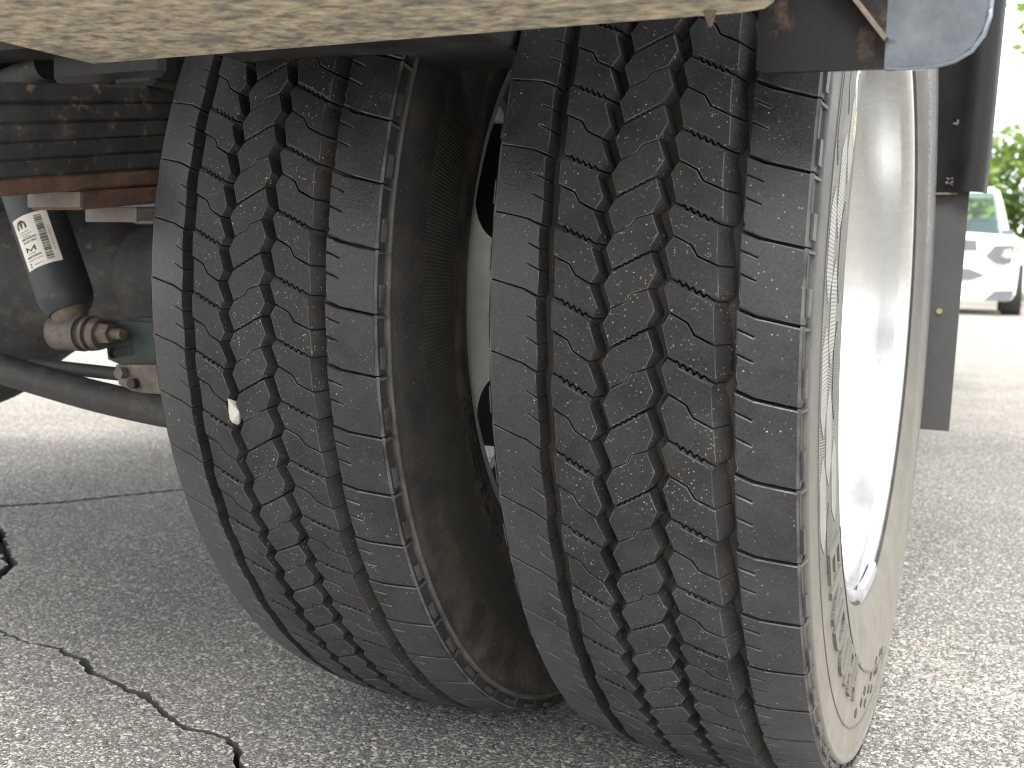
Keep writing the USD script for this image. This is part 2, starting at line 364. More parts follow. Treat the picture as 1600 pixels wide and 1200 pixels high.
mat('dull_wheel_steel', {
    'tc': ('texture_coordinate', {}), 'n2': ('noise_texture', {'scale': 30.0, 'detail': 6.0, 'roughness': 0.7}),
    'c': ('rgb_ramp', {'ramp': [(0.3, (0.30, 0.295, 0.28)), (0.6, (0.46, 0.45, 0.43)), (0.8, (0.36, 0.31, 0.25))]}),
    'p': ('principled_bsdf', {'metallic': 0.7, 'roughness': 0.5})},
    [('tc.object', 'n2.vector'), ('n2.fac', 'c.fac'), ('c.color', 'p.base_color')])


def plain(name, col, rough=0.6, **kw):
    mat(name, {'tc': ('texture_coordinate', {}), 'n': ('noise_texture', {'scale': 40.0, 'detail': 4.0}),
               'r': ('rgb_ramp', {'ramp': [(0.3, tuple(0.82 * c for c in col)), (0.7, tuple(min(1, 1.12 * c) for c in col))]}),
               'p': ('principled_bsdf', {'roughness': rough, **kw})}, [('tc.object', 'n.vector'), ('n.fac', 'r.fac'), ('r.color', 'p.base_color')])


plain('sticker_paper', (0.62, 0.585, 0.535), 0.5)
plain('sticker_ink', (0.035, 0.032, 0.030), 0.6)
plain('sticker_grey_ink', (0.26, 0.25, 0.23), 0.6)
plain('pale_stone', (0.50, 0.45, 0.39), 0.7)
plain('pebble_stone', (0.47, 0.43, 0.385), 0.75)
plain('white_car_paint', (0.78, 0.78, 0.77), 0.25, coat_weight=0.6, coat_roughness=0.05)
plain('grey_trim', (0.12, 0.125, 0.135), 0.5)
plain('lamp_glass', (0.30, 0.32, 0.34), 0.15, coat_weight=0.8)
plain('amber_lens', (0.70, 0.30, 0.06), 0.3)
plain('car_tyre_rubber', (0.03, 0.03, 0.03), 0.75)
plain('alloy_rim', (0.45, 0.45, 0.46), 0.35, metallic=0.8)
plain('kerb_concrete', (0.42, 0.38, 0.33), 0.85)
plain('brick_paving', (0.36, 0.20, 0.14), 0.85)
plain('lawn_grass', (0.075, 0.14, 0.035), 0.9)
plain('bark', (0.11, 0.085, 0.065), 0.9)
plain('gold_mark', (0.26, 0.22, 0.11), 0.5)
plain('white_mark', (0.55, 0.54, 0.52), 0.5)
plain('silver_wheel_paint', (0.78, 0.77, 0.74), 0.45)
plain('dark_mark', (0.03, 0.03, 0.03), 0.6)
plain('pale_rubber_mark', (0.26, 0.255, 0.24), 0.6)
plain('crack_dirt', (0.045, 0.042, 0.038), 0.9)
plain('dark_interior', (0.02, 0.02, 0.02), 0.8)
mat('car_glass', {'t': ('transparent_bsdf', {'color': (0.62, 0.80, 0.80)}), 'g': ('glossy_bsdf', {'roughness': 0.03, 'color': (0.9, 0.95, 0.95)}), 'f': ('fresnel', {'IOR': 1.55}), 'm': ('mix_closure', {})},
    [('f.fac', 'm.fac'), ('t.BSDF', 'm.closure1'), ('g.BSDF', 'm.closure2')], surface='m.closure')
for nm, lo, hi in (('leaf_green', (0.15, 0.23, 0.045), (0.30, 0.38, 0.10)), ('leaf_yellow_green', (0.19, 0.28, 0.05), (0.38, 0.45, 0.11))):
    mat(nm, {'oi': ('geometry', {}), 'r': ('rgb_ramp', {'ramp': [(0.0, lo), (1.0, hi)]}), 'd': ('principled_bsdf', {'roughness': 0.55}), 't': ('translucent_bsdf', {}),
             'm': ('mix_closure', {'fac': 0.35})},
        [('oi.random_per_island', 'r.fac'), ('r.color', 'd.base_color'), ('r.color', 't.color'), ('d.BSDF', 'm.closure1'), ('t.BSDF', 'm.closure2')], surface='m.closure')

# ------------------------------------------------------------------ the ground, with its cracks cut into it
rng = np.random.default_rng(7)


def crack_poly(pts, widths, seed):
    rg = np.random.default_rng(seed)
    p = np.asarray(pts, float)
    d = np.r_[0, np.cumsum(np.linalg.norm(np.diff(p, axis=0), axis=1))]
    s = np.arange(0, d[-1], 0.006)
    x = np.stack([np.interp(s, d, p[:, 0]), np.interp(s, d, p[:, 1])], 1)
    w = np.interp(s, d, widths)
    t = np.gradient(x, axis=0)
    t /= np.linalg.norm(t, axis=1, keepdims=True)
    n = np.stack([-t[:, 1], t[:, 0]], 1)
    wob = np.convolve(rg.normal(0, 0.004, len(s) + 6), np.ones(7) / 7, 'valid')[: len(s)] * 1.6 + rg.normal(0, 0.0007, len(s))
    x = x + n * wob[:, None]
    a = np.abs(w * (0.55 + 0.9 * rg.random(len(s)))) / 2 + 0.0004
    b = np.abs(w * (0.55 + 0.9 * rg.random(len(s)))) / 2 + 0.0004
    return Polygon(np.vstack([x + n * a[:, None], (x - n * b[:, None])[::-1]])).buffer(0)


c1 = [(-2.4, -0.5), (-1.9, -0.22), (-1.6, 0.05), (-1.43, 0.2), (-1.327, 0.271), (-1.287, 0.314), (-1.264, 0.348), (-1.24, 0.395), (-1.219, 0.448), (-1.198, 0.489), (-1.171, 0.534), (-1.05, 0.74), (-0.9, 1.1), (-0.6, 1.5)]
c2 = [(-2.0, -0.1), (-1.4, -0.18), (-1.05, -0.125), (-0.872, -0.159), (-0.799, -0.169), (-0.741, -0.185), (-0.691, -0.179), (-0.638, -0.204), (-0.589, -0.217), (-0.53, -0.232), (-0.496, -0.248), (-0.451, -0.264), (-0.412, -0.271),
      (-0.384, -0.28), (-0.351, -0.304), (-0.319, -0.332), (-0.2, -0.43), (0.05, -0.58), (0.3, -0.8), (0.7, -1.2)]
c3 = [(-1.43, 0.2), (-1.312, 0.222), (-1.162, 0.134), (-1.079, 0.073), (-1.005, 0.018), (-0.975, -0.019), (-0.95, -0.07), (-0.91, -0.15)]
cracks = [crack_poly(c1, np.full(len(c1), 0.013), 1), crack_poly(c2, [0.005] * 4 + [0.005, 0.0025, 0.0045, 0.009, 0.0035, 0.009, 0.0045, 0.006, 0.003, 0.006, 0.007, 0.006, 0.006, 0.006, 0.006, 0.006], 2),
          crack_poly(c3, [0.004, 0.010, 0.014, 0.015, 0.014, 0.011, 0.007, 0.004], 3)]
crack = unary_union(cracks)
near = sbox(-3.2, -1.8, 2.2, 2.4)
gv, gf = [], []
off = 0
for pg in polys(near.difference(crack)):
    v, f = tri(pg)
    gv.append(np.c_[v, np.zeros(len(v))])
    gf.append(f + off)
    off += len(v)
for pg in polys(sbox(-400, -300, 400, 400).difference(near)):
    v, f = tri(pg)
    gv.append(np.c_[v, np.zeros(len(v))])
    gf.append(f + off)
    off += len(v)
g = mesh('ground', (np.vstack(gv), np.vstack(gf)), 'asphalt_look')
gv, gf, off = [], [], 0
for pg in polys(crack):                                             # crack walls and floor
    for ring in [pg.exterior, *pg.interiors]:
        q = np.array(ring.coords)
        n = len(q)
        gv.append(np.vstack([np.c_[q, np.zeros(n)], np.c_[q, np.full(n, -0.022)]]))
        i = np.arange(n - 1)
        gf.append(np.vstack([np.c_[i, i + n, i + 1], np.c_[i + 1, i + n, i + n + 1]]) + off)
        off += 2 * n
    v, f = tri(pg)
    gv.append(np.c_[v, np.full(len(v), -0.022)])
    gf.append(f + off)
    off += len(v)
mesh('crack', (np.vstack(gv), np.vstack(gf)), 'crack_dirt', g)
tag(g, 'worn grey asphalt with pale exposed stones and long cracks', None, None, 'structure')

def aggregate(region, step, seed):
    rg = np.random.default_rng(seed)
    x0, y0, x1, y1 = region.bounds
    gx, gy = np.meshgrid(np.arange(x0, x1, step), np.arange(y0, y1, step))
    p = np.c_[gx.ravel(), gy.ravel()] + rg.uniform(-0.5, 0.5, (gx.size, 2)) * step * 1.1
    from shapely import contains_xy
    p = p[contains_xy(region, p[:, 0], p[:, 1])]
    p = p[~contains_xy(crack.buffer(0.003), p[:, 0], p[:, 1])]
    from shapely import points as spts, distance as sdist
    p = p[rg.random(len(p)) < 0.80 * np.clip(sdist(spts(p), region.exterior) / 0.22, 0.0, 1.0)]
    n = len(p)
    k = 5
    a = np.arange(k) * 2 * np.pi / k + rg.uniform(0, 2 * np.pi, (n, 1))
    rad = (step * rg.uniform(0.30, 0.62, (n, 1))) * rg.uniform(0.75, 1.2, (n, k))
    hgt = step * rg.uniform(0.03, 0.13, (n, 1))
    el = rg.uniform(0.7, 1.3, (n, 1))
    ca, sa_ = np.cos(a), np.sin(a)
    low = np.stack([p[:, :1] + rad * ca * el, p[:, 1:] + rad * sa_ / el, np.full((n, k), -0.001)], -1)
    sh = rg.uniform(0.70, 0.92, (n, k))
    tl = rg.normal(0, 0.16, (n, 2))
    top = np.stack([p[:, :1] + rad * ca * el * sh, p[:, 1:] + rad * sa_ / el * sh, hgt * (0.86 + tl[:, :1] * ca + tl[:, 1:] * sa_)], -1)
    mid = np.stack([p[:, 0], p[:, 1], hgt[:, 0]], -1)[:, None]
    V = np.concatenate([low, top, mid], 1).reshape(-1, 3)
    f = []
    for j in range(k):
        q = (j + 1) % k
        f += [(j, q, k + q), (j, k + q, k + j), (k + j, k + q, 2 * k)]
    F = (np.array(f)[None] + (np.arange(n) * (2 * k + 1))[:, None, None]).reshape(-1, 3)
    return V, F


left_area = Polygon([(-1.75, -0.45), (-1.0, -0.55), (-0.62, -0.68), (-0.25, -0.72), (0.30, -0.72), (0.30, 0.10), (-0.1, 0.30), (-0.5, 0.55), (-0.95, 0.90), (-1.4, 1.1), (-2.0, 0.8), (-2.0, 0.0)])
right_area = Polygon([(0.302, -0.72), (0.50, -0.6), (0.50, 0.0), (0.46, 0.9), (0.40, 1.7), (0.34, 2.4), (-0.30, 2.4), (-0.2, 1.2), (-0.08, 0.305), (0.302, 0.105)])
sv, sf = aggregate(left_area, 0.0046, 5)
sv2, sf2 = aggregate(right_area, 0.0046, 6)
tag(mesh('exposed_stones', (np.vstack([sv, sv2]), np.vstack([sf, sf2 + len(sv)])), 'aggregate_look', g), kind='stuff')

# loose chips of stone lying on the asphalt
chips = []
for k in range(260):
    if k < 150:
        x, y = rng.uniform(-1.7, -0.05), rng.uniform(-0.5, 0.5)
    else:
        x, y = rng.uniform(0.12, 1.2), rng.uniform(-0.3, 3.0)
    s = rng.uniform(0.0008, 0.0019)
    m = trimesh.creation.icosphere(1, s)
    m.vertices *= rng.uniform(0.6, 1.3, 3) * np.array([1, 1, 0.7])
    m.vertices += rng.normal(0, s * 0.14, m.vertices.shape)
    m.apply_translation((x, y, s * 0.35))
    chips.append(m)
tag(mesh('loose_stone_chips', cat(chips), 'pale_stone'), 'small pale stone chips scattered on the asphalt', 'stone chips', None, 'stuff')

# ------------------------------------------------------------------ the truck
truck = tag(empty('truck'), 'truck seen low from behind, dual rear wheels, black mud flap and dirty tan bumper', 'truck')
ZA, R, NP = 0.392, 0.4065, 56
PIT = 2 * math.pi / NP
PM = R * PIT * 1000.0                                               # one tread pitch in mm
DEPTH = 9.5


def crown(s):
    return (R * 1000.0 - 10.8 * (np.abs(s) / 94.2) ** 2.2)


# tread pattern: edges of the five ribs over one pitch, (s in mm, u in pitches), and the cuts across them
EDGE = {
    'SL_L': [(-96.5, 0.0)], 'SL_R': [(-63.9, 0.06), (-62.3, 0.62), (-62.0, 0.97)],
    'R2_L': [(-51.8, 0.08), (-51.7, 0.42), (-50.0, 0.49), (-49.9, 0.93)], 'R2_R': [(-27.4, 0.35), (-22.4, 0.645), (-26.6, 0.79), (-27.8, 0.84), (-21.9, 1.135), (-24.8, 1.25)],
    'R3_L': [(-17.2, 0.33), (-13.3, 0.57), (-13.0, 0.66), (-17.4, 0.83), (-12.9, 1.08), (-12.9, 1.16)], 'R3_R': [(8.8, -0.11), (13.3, 0.13), (9.3, 0.29), (9.3, 0.40), (13.2, 0.63), (9.0, 0.83)],
    'R4_L': [(19.0, -0.16), (23.2, 0.13), (22.8, 0.19), (18.9, 0.33), (22.9, 0.64), (22.6, 0.73)], 'R4_R': [(47.4, 0.07), (48.3, 0.50), (48.9, 0.56), (49.9, 0.91), (50.0, 0.96)],
    'SR_L': [(61.1, 0.10), (62.3, 0.92), (63.2, 1.0)], 'SR_R': [(96.5, 0.0)]}


def lat(s):
    return math.copysign(92.7, s) if abs(s) == 96.5 else 0.966 * s + 1.0


EDGE = {k: [(lat(s), u) for s, u in v] for k, v in EDGE.items()}


def edge(name, k0=-3, k1=4):
    return [(s, (u + k) * PM) for k in range(k0, k1) for s, u in EDGE[name]]


def rib(a, b):
    return Polygon(edge(a) + edge(b)[::-1]).buffer(0)


def line(pts, k, lw):
    return LineString([(0.966 * s + 1.0, (u + k) * PM) for s, u in pts]).buffer(lw, cap_style='flat', join_style='mitre')


def ext(pts, e=6.0):
    (s0, u0), (s1, u1) = pts[0], pts[1]
    a = (s0 - e, u0 - (u1 - u0) / (s1 - s0) * e)
    (s0, u0), (s1, u1) = pts[-2], pts[-1]
    b = (s1 + e, u1 + (u1 - u0) / (s1 - s0) * e)
    return [a, *pts, b]


def zig(p0, p1):
    """the serrated sipe at the bottom of the shallow cross groove, as (s, v) in mm for k = 0"""
    a, b = np.array([p0[0], p0[1] * PM]), np.array([p1[0], p1[1] * PM])
    d = b - a
    L = np.hypot(*d)
    t, n = d / L, np.array([-d[1], d[0]]) / L
    if n[1] < 0:
        n = -n
    pts = [a - t * 5, a, a + d * 0.14]
    fr = np.linspace(0.17, 0.74, 9)
    for i, q in enumerate(fr):
        pts.append(a + d * (q + (0.018 if i % 2 else -0.018)) + n * (1.15 if i % 2 else -1.15))
    pts += [a + d * 0.80, b, b + t * 5]
    return np.array(pts)


cutR2 = ext([(-50.0, 0.46), (-40.9, 0.56), (-37.0, 0.70), (-26.6, 0.82)])
cutR3 = ext([(-13.0, 1.135), (-3.0, 1.025), (-0.8, 0.935), (8.6, 0.865)])
cutR4 = ext([(23.2, 0.155), (33.3, 0.275), (37.2, 0.42), (48.6, 0.54)])
ZZ = {k: tuple((0.966 * a + 1.0, b) for a, b in v) for k, v in {'R2': ((-50.4, 0.01), (-22.0, 0.30)), 'R3': ((-13.0, 0.63), (10.2, 0.36)), 'R4': ((22.6, -0.28), (50.9, 0.015))}.items()}
OPEN = {'R2': (2.7, 2.5), 'R3': (1.5, 1.5), 'R4': (2.3, 2.3)}        # half openings above / below the serrated sipe, mm
latL = [(-104, -0.24), (-96.5, -0.215), (-72, -0.09), (-60, 0.03)]
latR = [(58, 0.045), (61, 0.075), (71.5, 0.17), (97, 0.285), (106, 0.32)]
KS = range(-3, 5)
BV = {'SL': 0.5, 'R2': 0.45, 'R3': 0.45, 'R4': 0.45, 'SR': 0.75}    # worn edge of each rib's blocks, mm; tinted paler as a painted highlight


def zpiece(name, k, up):
    """band between the serrated line (less half the slit) and the straight edge of its opening"""
    z = zig(*ZZ[name]) + np.array([0, k * PM])
    o = OPEN[name][0 if up else 1]
    a, b = np.array(ZZ[name][0]) * [1, PM] + [0, k * PM], np.array(ZZ[name][1]) * [1, PM] + [0, k * PM]
    t = (b - a) / np.hypot(*(b - a))
    n = np.array([-t[1], t[0]]) if t[0] > 0 else np.array([t[1], -t[0]])
    sg = -1 if up else 1
    far = np.array([a - t * 5 + n * sg * (o + 0.6), b + t * 5 + n * sg * (o + 0.6)])
    return Polygon(np.vstack([z, far[::-1]])).buffer(0).difference(LineString(z).buffer(0.62, join_style='mitre'))


def zopen(name, k):
    a, b = np.array(ZZ[name][0]) * [1, PM] + [0, k * PM], np.array(ZZ[name][1]) * [1, PM] + [0, k * PM]
    t = (b - a) / np.hypot(*(b - a))
    n = np.array([-t[1], t[0]]) if t[0] > 0 else np.array([t[1], -t[0]])
    u, l = OPEN[name]
    return Polygon([a - t * 5 - n * u, b + t * 5 - n * u, b + t * 5 + n * l, a - t * 5 + n * l])


def make_pattern():
    """blocks of pitch k = 0: (rib, top polygon, skirt polygon)"""
    out = []
    specs = [('SL', 'SL_L', 'SL_R', [(latL, 1.05)], None), ('R2', 'R2_L', 'R2_R', [(cutR2, 1.0)], 'R2'), ('R3', 'R3_L', 'R3_R', [(cutR3, 0.75)], 'R3'),
             ('R4', 'R4_L', 'R4_R', [(cutR4, 1.05)], 'R4'), ('SR', 'SR_L', 'SR_R', [(latR, 1.75)], None)]
    for nm, ea, eb, cuts, zz in specs:
        region = rib(ea, eb)
        full = region
        for pts, lw in cuts:
            region = region.difference(unary_union([line(pts, k, lw) for k in KS]))
        if nm == 'SL':
            region = region.difference(unary_union([line(p, k, 0.85) for k in KS for p in ([(-71, 0.255), (-60, 0.375)], [(-71, 0.545), (-60, 0.67)])]))
        if nm == 'SR':
            region = region.difference(unary_union([line(p, k, 1.15) for k in KS for p in ([(59, 0.31), (71.3, 0.43)], [(59, 0.61), (71.2, 0.73)])]))
        if zz:
            region = region.difference(unary_union([zopen(zz, k) for k in KS]))
        for pg in polys(region):
            if not 0.0 <= pg.centroid.y / PM < 1.0 or pg.area < 20:
                continue
            skirt = pg.buffer(BV[nm], join_style='mitre')
            if zz:
                zone = [full.buffer(0.45, join_style='mitre').intersection(zpiece(zz, k, up)) for k in range(-1, 3) for up in (True, False)]
                for z in zone:
                    for q in polys(z):
                        if q.distance(pg) < 0.3 and q.buffer(0.3).intersection(pg).area > 1.0:
                            skirt = unary_union([skirt, q.buffer(0.02)])
            if nm in ('SL', 'SR'):
                sg = 1 if nm == 'SR' else -1
                skirt = unary_union([skirt, pg.buffer(1.9, join_style='mitre').intersection(sbox(min(sg * 92.7, sg * 99), pg.bounds[1] - BV[nm], max(sg * 92.7, sg * 99), pg.bounds[3] + BV[nm]))])
            skirt = max(polys(skirt.buffer(0)), key=lambda q: q.area)
            out.append((nm, pg, Polygon(skirt.exterior)))
    return out


PATTERN = make_pattern()


def saw(u):
    u = u % 1.0
    return np.interp(u, [0, 0.14, 0.35, 0.80, 0.9, 1.0], [4.6, 5.8, 7.2, 7.4, 7.0, 4.6])


def drop_of(d, b):
    return np.where(d < b + 0.2, -0.8 * np.clip(d, 0, b), -np.clip(0.4 + (d - b) * 0.5, 0.4, 1.7))


def raw_block(nm, top, skirt):
    """(s, v, h, n-kind, dust, faces): n-kind 0 = rides on the crown (smooth), 1 = flat faces"""
    top, skirt = top.segmentize(7.0), skirt.segmentize(6.0)
    V, F, K, D, E, off = [], [], [], [], [], 0
    y0, y1 = top.bounds[1], top.bounds[3]
    cuts = np.linspace(y0, y1, max(2, int((y1 - y0) / 11) + 2))
    for a, b in zip(cuts[:-1], cuts[1:]):
        for pg in polys(top.intersection(sbox(-200, a, 200, b))):
            v, f = tri(pg)
            V.append(np.c_[v, np.zeros(len(v))]); F.append(f + off); K.append(np.zeros(len(v))); D.append(np.zeros(len(v))); E.append(np.zeros(len(v)))
            off += len(v)
    for pg in polys(skirt.difference(top)):
        v, f = tri(pg)
        from shapely import points as spts, distance as sdist
        d = sdist(spts(v), top)
        h = drop_of(d, BV[nm])
        v3 = np.c_[v, h][f].reshape(-1, 3)
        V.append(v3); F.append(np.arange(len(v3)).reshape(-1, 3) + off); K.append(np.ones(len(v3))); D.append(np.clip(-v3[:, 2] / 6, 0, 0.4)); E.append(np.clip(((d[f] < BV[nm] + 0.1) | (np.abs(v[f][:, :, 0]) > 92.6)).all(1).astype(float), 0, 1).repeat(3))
        off += len(v3)
    q = np.array(skirt.exterior.coords)[:-1]
    area = np.sum(q[:, 0] * np.roll(q[:, 1], -1) - np.roll(q[:, 0], -1) * q[:, 1])
    if area < 0:
        q = q[::-1]
    from shapely import points as spts, distance as sdist
    d = sdist(spts(q), top)
    h = drop_of(d, BV[nm])
    ea = {'SL': 'SL_L', 'R2': 'R2_L', 'R3': 'R3_L', 'R4': 'R4_L', 'SR': 'SR_L'}[nm]
    eb = ea[:-1] + 'R'
    L, Rr = LineString(edge(ea)), LineString(edge(eb))
    dl, dr = sdist(spts(q), L), sdist(spts(q), Rr)
    u = q[:, 1] / PM
    left = {'SL': 2.4, 'R2': 1.6, 'R3': 2.0, 'R4': 1.8, 'SR': 1.6}[nm]
    right = {'SL': 2.0, 'R2': 2.2, 'R3': 2.2, 'R4': 0.0, 'SR': 2.4}[nm]
    sh = np.zeros(len(q))
    ph = np.minimum(np.abs((u % 0.5) - 0.25), 0.25)                   # the sloped corner webs, twice per pitch
    web = np.clip(1 - ph / 0.10, 0, 1)
    if nm in ('R2', 'R3'):
        right += 3.4 * web
    if nm in ('R3', 'R4'):
        left += 2.2 * web
    sh -= np.where(dl < 0.8, left, 0)
    sh += np.where(dr < 0.8, saw(u) if nm == 'R4' else right, 0)
    bot = np.c_[q[:, 0] + sh, q[:, 1], np.full(len(q), -DEPTH - 0.6)]
    topv = np.c_[q, h]
    n = len(q)
    quads = []
    dd = []
    for i in range(n):
        j = (i + 1) % n
        quads.append([topv[i], bot[i], bot[j], topv[i], bot[j], topv[j]])
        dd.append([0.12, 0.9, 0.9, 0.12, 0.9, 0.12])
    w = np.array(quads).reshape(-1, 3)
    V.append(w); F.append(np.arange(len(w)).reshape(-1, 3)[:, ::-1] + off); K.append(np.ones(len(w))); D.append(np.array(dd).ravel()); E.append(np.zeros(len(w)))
    return np.vstack(V), np.vstack(F), np.concatenate(K), np.concatenate(D), np.concatenate(E)


RAW = [(nm, raw_block(nm, t, s)) for nm, t, s in PATTERN]


def warp_outer():
    k = np.array([-27, -3, -2, -1, 0, 1, 2, 3, 4, 5, 6, 7, 29], float)
    t = np.array([0, -2.80, -1.85, -0.93, 0.0, 1.0, 2.07, 3.16, 4.21, 5.24, 6.18, 7.20, 0])
    s = (56 - 10.0) / 46
    t[0], t[-1] = -2.80 - 24 * s, 7.20 + 22 * s
    return PchipInterpolator(k, t)


def warp_inner():
    k = np.array([-27, -3, -2, -1, 0, 1, 2, 3, 4, 5, 6, 7, 8, 29], float)
    t = np.array([0, -2.74, -1.79, -0.84, 0.11, 1.02, 1.96, 2.91, 3.87, 4.74, 5.67, 6.68, 7.72, 0])
    s = (56 - 10.46) / 45
    t[0], t[-1] = -2.74 - 24 * s, 7.72 + 21 * s
    return PchipInterpolator(k, t)


def seat(v):
    """the tyre squashes flat where it stands on the ground"""
    z = v[:, 2]
    depth = np.clip(0.0012 - z, 0, None)
    v = v.copy()
    v[:, 2] = np.where(z < 0.0012, 0.0012 + 0.02 * (z - 0.0012), z)
    return v, depth


def place(raw, k, warp, cx):
    V, F, K, D, E = raw
    s, v, h = V.T
    th = PIT * warp(np.clip(k + v / PM, -27, 29))
    r = (crown(np.clip(s, -99, 99)) + h) / 1000.0
    p = np.c_[cx + s / 1000.0, -r * np.cos(th), ZA - r * np.sin(th)]
    sl = -2.2 * 10.8 / 94.2 * (np.abs(s) / 94.2) ** 1.2 * np.sign(s)
    n = np.c_[-sl, -np.cos(th), -np.sin(th)]
    n /= np.linalg.norm(n, axis=1, keepdims=True)
    fn = np.cross(p[F[:, 1]] - p[F[:, 0]], p[F[:, 2]] - p[F[:, 0]])
    fn /= np.linalg.norm(fn, axis=1, keepdims=True) + 1e-20
    flat = K[F[:, 0]] > 0.5
    # winding: (s, theta) with y = -cos, z = -sin; make the top face outward
    if len(F) and np.mean(np.sum(fn[~flat] * n[F[~flat, 0]], 1)) < 0:
        F = F[:, ::-1]
        fn = -fn
    n[F[flat].ravel()] = np.repeat(fn[flat], 3, axis=0)
    p, _ = seat(p)
    return p, F, n, D


HALF = [(84, 255), (85, 257.5), (89.5, 262.5), (94, 270), (97, 280), (98.4, 292), (98.9, 308), (98.7, 325), (98.2, 345), (97.8, 358), (97.3, 370), (96.7, 378), (96.2, 381.4), (97.4, 382.4), (97.9, 383.7), (97.4, 385.0), (95.8, 386.2), (91.5, 386.6), (70, 390.3), (40, 394.2), (0, 396.6)]
SECTION = [(-x, r) for x, r in HALF] + HALF[-2::-1]


def lathe(profile, n=240, cx=0.0, th=None, closed=False):
    """revolves (x mm, r mm) about the axle"""
    pr = np.array(profile, float) / 1000.0
    t = np.linspace(0, 2 * math.pi, n + 1) if th is None else np.linspace(*th, n + 1)
    m = len(pr)
    v = np.stack([np.broadcast_to(cx + pr[None, :, 0], (n + 1, m)), -pr[None, :, 1] * np.cos(t)[:, None], ZA - pr[None, :, 1] * np.sin(t)[:, None]], -1).reshape(-1, 3)
    i, j = np.meshgrid(np.arange(n), np.arange(m - 1), indexing='ij')
    a, b, c, d = i * m + j, i * m + j + 1, (i + 1) * m + j + 1, (i + 1) * m + j
    f = np.vstack([np.stack([a, b, c], -1).reshape(-1, 3), np.stack([a, c, d], -1).reshape(-1, 3)])
    ang = np.repeat(t, m)
    rad = np.tile(pr[:, 1], n + 1)
    return v, f, ang, rad


def outward(v, f, centre):
    n = np.cross(v[f[:, 1]] - v[f[:, 0]], v[f[:, 2]] - v[f[:, 0]])
    c = v[f].mean(1) - centre
    if np.sum(n * c) < 0:
        f = f[:, ::-1]
    return f


def side_x(r):
    """outer face of the sidewall (mm) at radius r (mm)"""
    q = [p for p in SECTION if p[0] > 0 and p[1] < 384]
    q.sort(key=lambda p: p[1])
    return np.interp(r, [p[1] for p in q], [p[0] for p in q])


def on_side(poly, cx, lift, depth, name, mt, parent, smooth_hatch=True, inner=0.2):
    """a patch on the outer sidewall. poly in (angle rad, radius mm)"""
    V, F, off, A, Rd = [], [], 0, [], []
    pg0 = affinity.scale(poly, 320.0, 1.0, origin=(0, 0)).segmentize(8.0)
    x0, y0, x1, y1 = pg0.bounds
    cells = []
    for a in np.arange(x0, x1, 9.0):
        for b in np.arange(y0, y1, 9.0):
            cells += polys(pg0.intersection(sbox(a, b, a + 9.0, b + 9.0)))
    for pg in cells:
        v, f = tri(pg)
        V.append(np.c_[v, np.full(len(v), lift)]); F.append(f + off); off += len(v)
    q = np.array(pg0.exterior.coords)
    n = len(q)
    V.append(np.vstack([np.c_[q, np.full(n, lift)], np.c_[q, np.full(n, lift - depth)]]))
    i = np.arange(n - 1)
    F.append(np.vstack([np.c_[i, i + 1, i + n], np.c_[i + 1, i + n + 1, i + n]])[:, ::-1] + off)
    V, F = np.vstack(V), np.vstack(F)
    th, r = V[:, 0] / 320.0, V[:, 1]
    x = side_x(r) + V[:, 2]
    p = np.c_[cx + x / 1000.0, -r / 1000 * np.cos(th), ZA - r / 1000 * np.sin(th)]
    nn = np.cross(p[F[:, 1]] - p[F[:, 0]], p[F[:, 2]] - p[F[:, 0]])
    if nn[:, 0].sum() < 0:
        F = F[:, ::-1]
    p, _ = seat(p)
    return mesh(name, (p, F), mt, parent, prim={'ang': V[:, 0] / 1000.0, 'rad': r / 1000.0, 'dust': np.full(len(p), 0.5)})


def ringpoly(t0, t1, r0, r1):
    a = np.radians(np.linspace(t0, t1, 40))
    return Polygon(np.vstack([np.c_[a, np.full(40, r0)], np.c_[a[::-1], np.full(40, r1)]]))


def hexpoly(t, r, dl, dr):
    """elongated hexagon: half length dl (deg), half height dr (mm)"""
    a = np.radians([t - dl, t - dl * 0.55, t + dl * 0.55, t + dl, t + dl * 0.55, t - dl * 0.55])
    return Polygon(np.c_[a, [r, r + dr, r + dr, r, r - dr, r - dr]])


def side_text(text, t0, t1, r0, r1, cx, parent, name, mt, bold=True, lift=0.9):
    m = meshkit.text_mesh(text, 1.0, 0.2, bold)
    v = np.array(m.vertices)
    lo, hi = v.min(0), v.max(0)
    w = (v - lo) / (hi - lo)
    slant = 0.18 * (w[:, 1] - 0.5) * (hi[1] - lo[1]) / (hi[0] - lo[0])
    th = np.radians(t0 + (t1 - t0) * np.clip(w[:, 0] + slant, -0.05, 1.05))
    r = r1 + (r0 - r1) * w[:, 1]                                       # tops towards the hub
    x = side_x(r) + lift * w[:, 2] - 0.1 * (1 - w[:, 2])
    p = np.c_[cx + x / 1000, -r / 1000 * np.cos(th), ZA - r / 1000 * np.sin(th)]
    f = np.asarray(m.faces)
    mm = trimesh.Trimesh(p, f, process=False)
    top = mm.face_normals[w[f].mean(1)[:, 2] > 0.95]
    if len(top) and top[:, 0].sum() < 0:
        f = f[:, ::-1]
    return mesh(name, (p, f), mt, parent, prim={'dust': np.full(len(p), 0.55), 'edge': np.full(len(p), 0.35), 'ang': th * 0.32, 'rad': r / 1000})


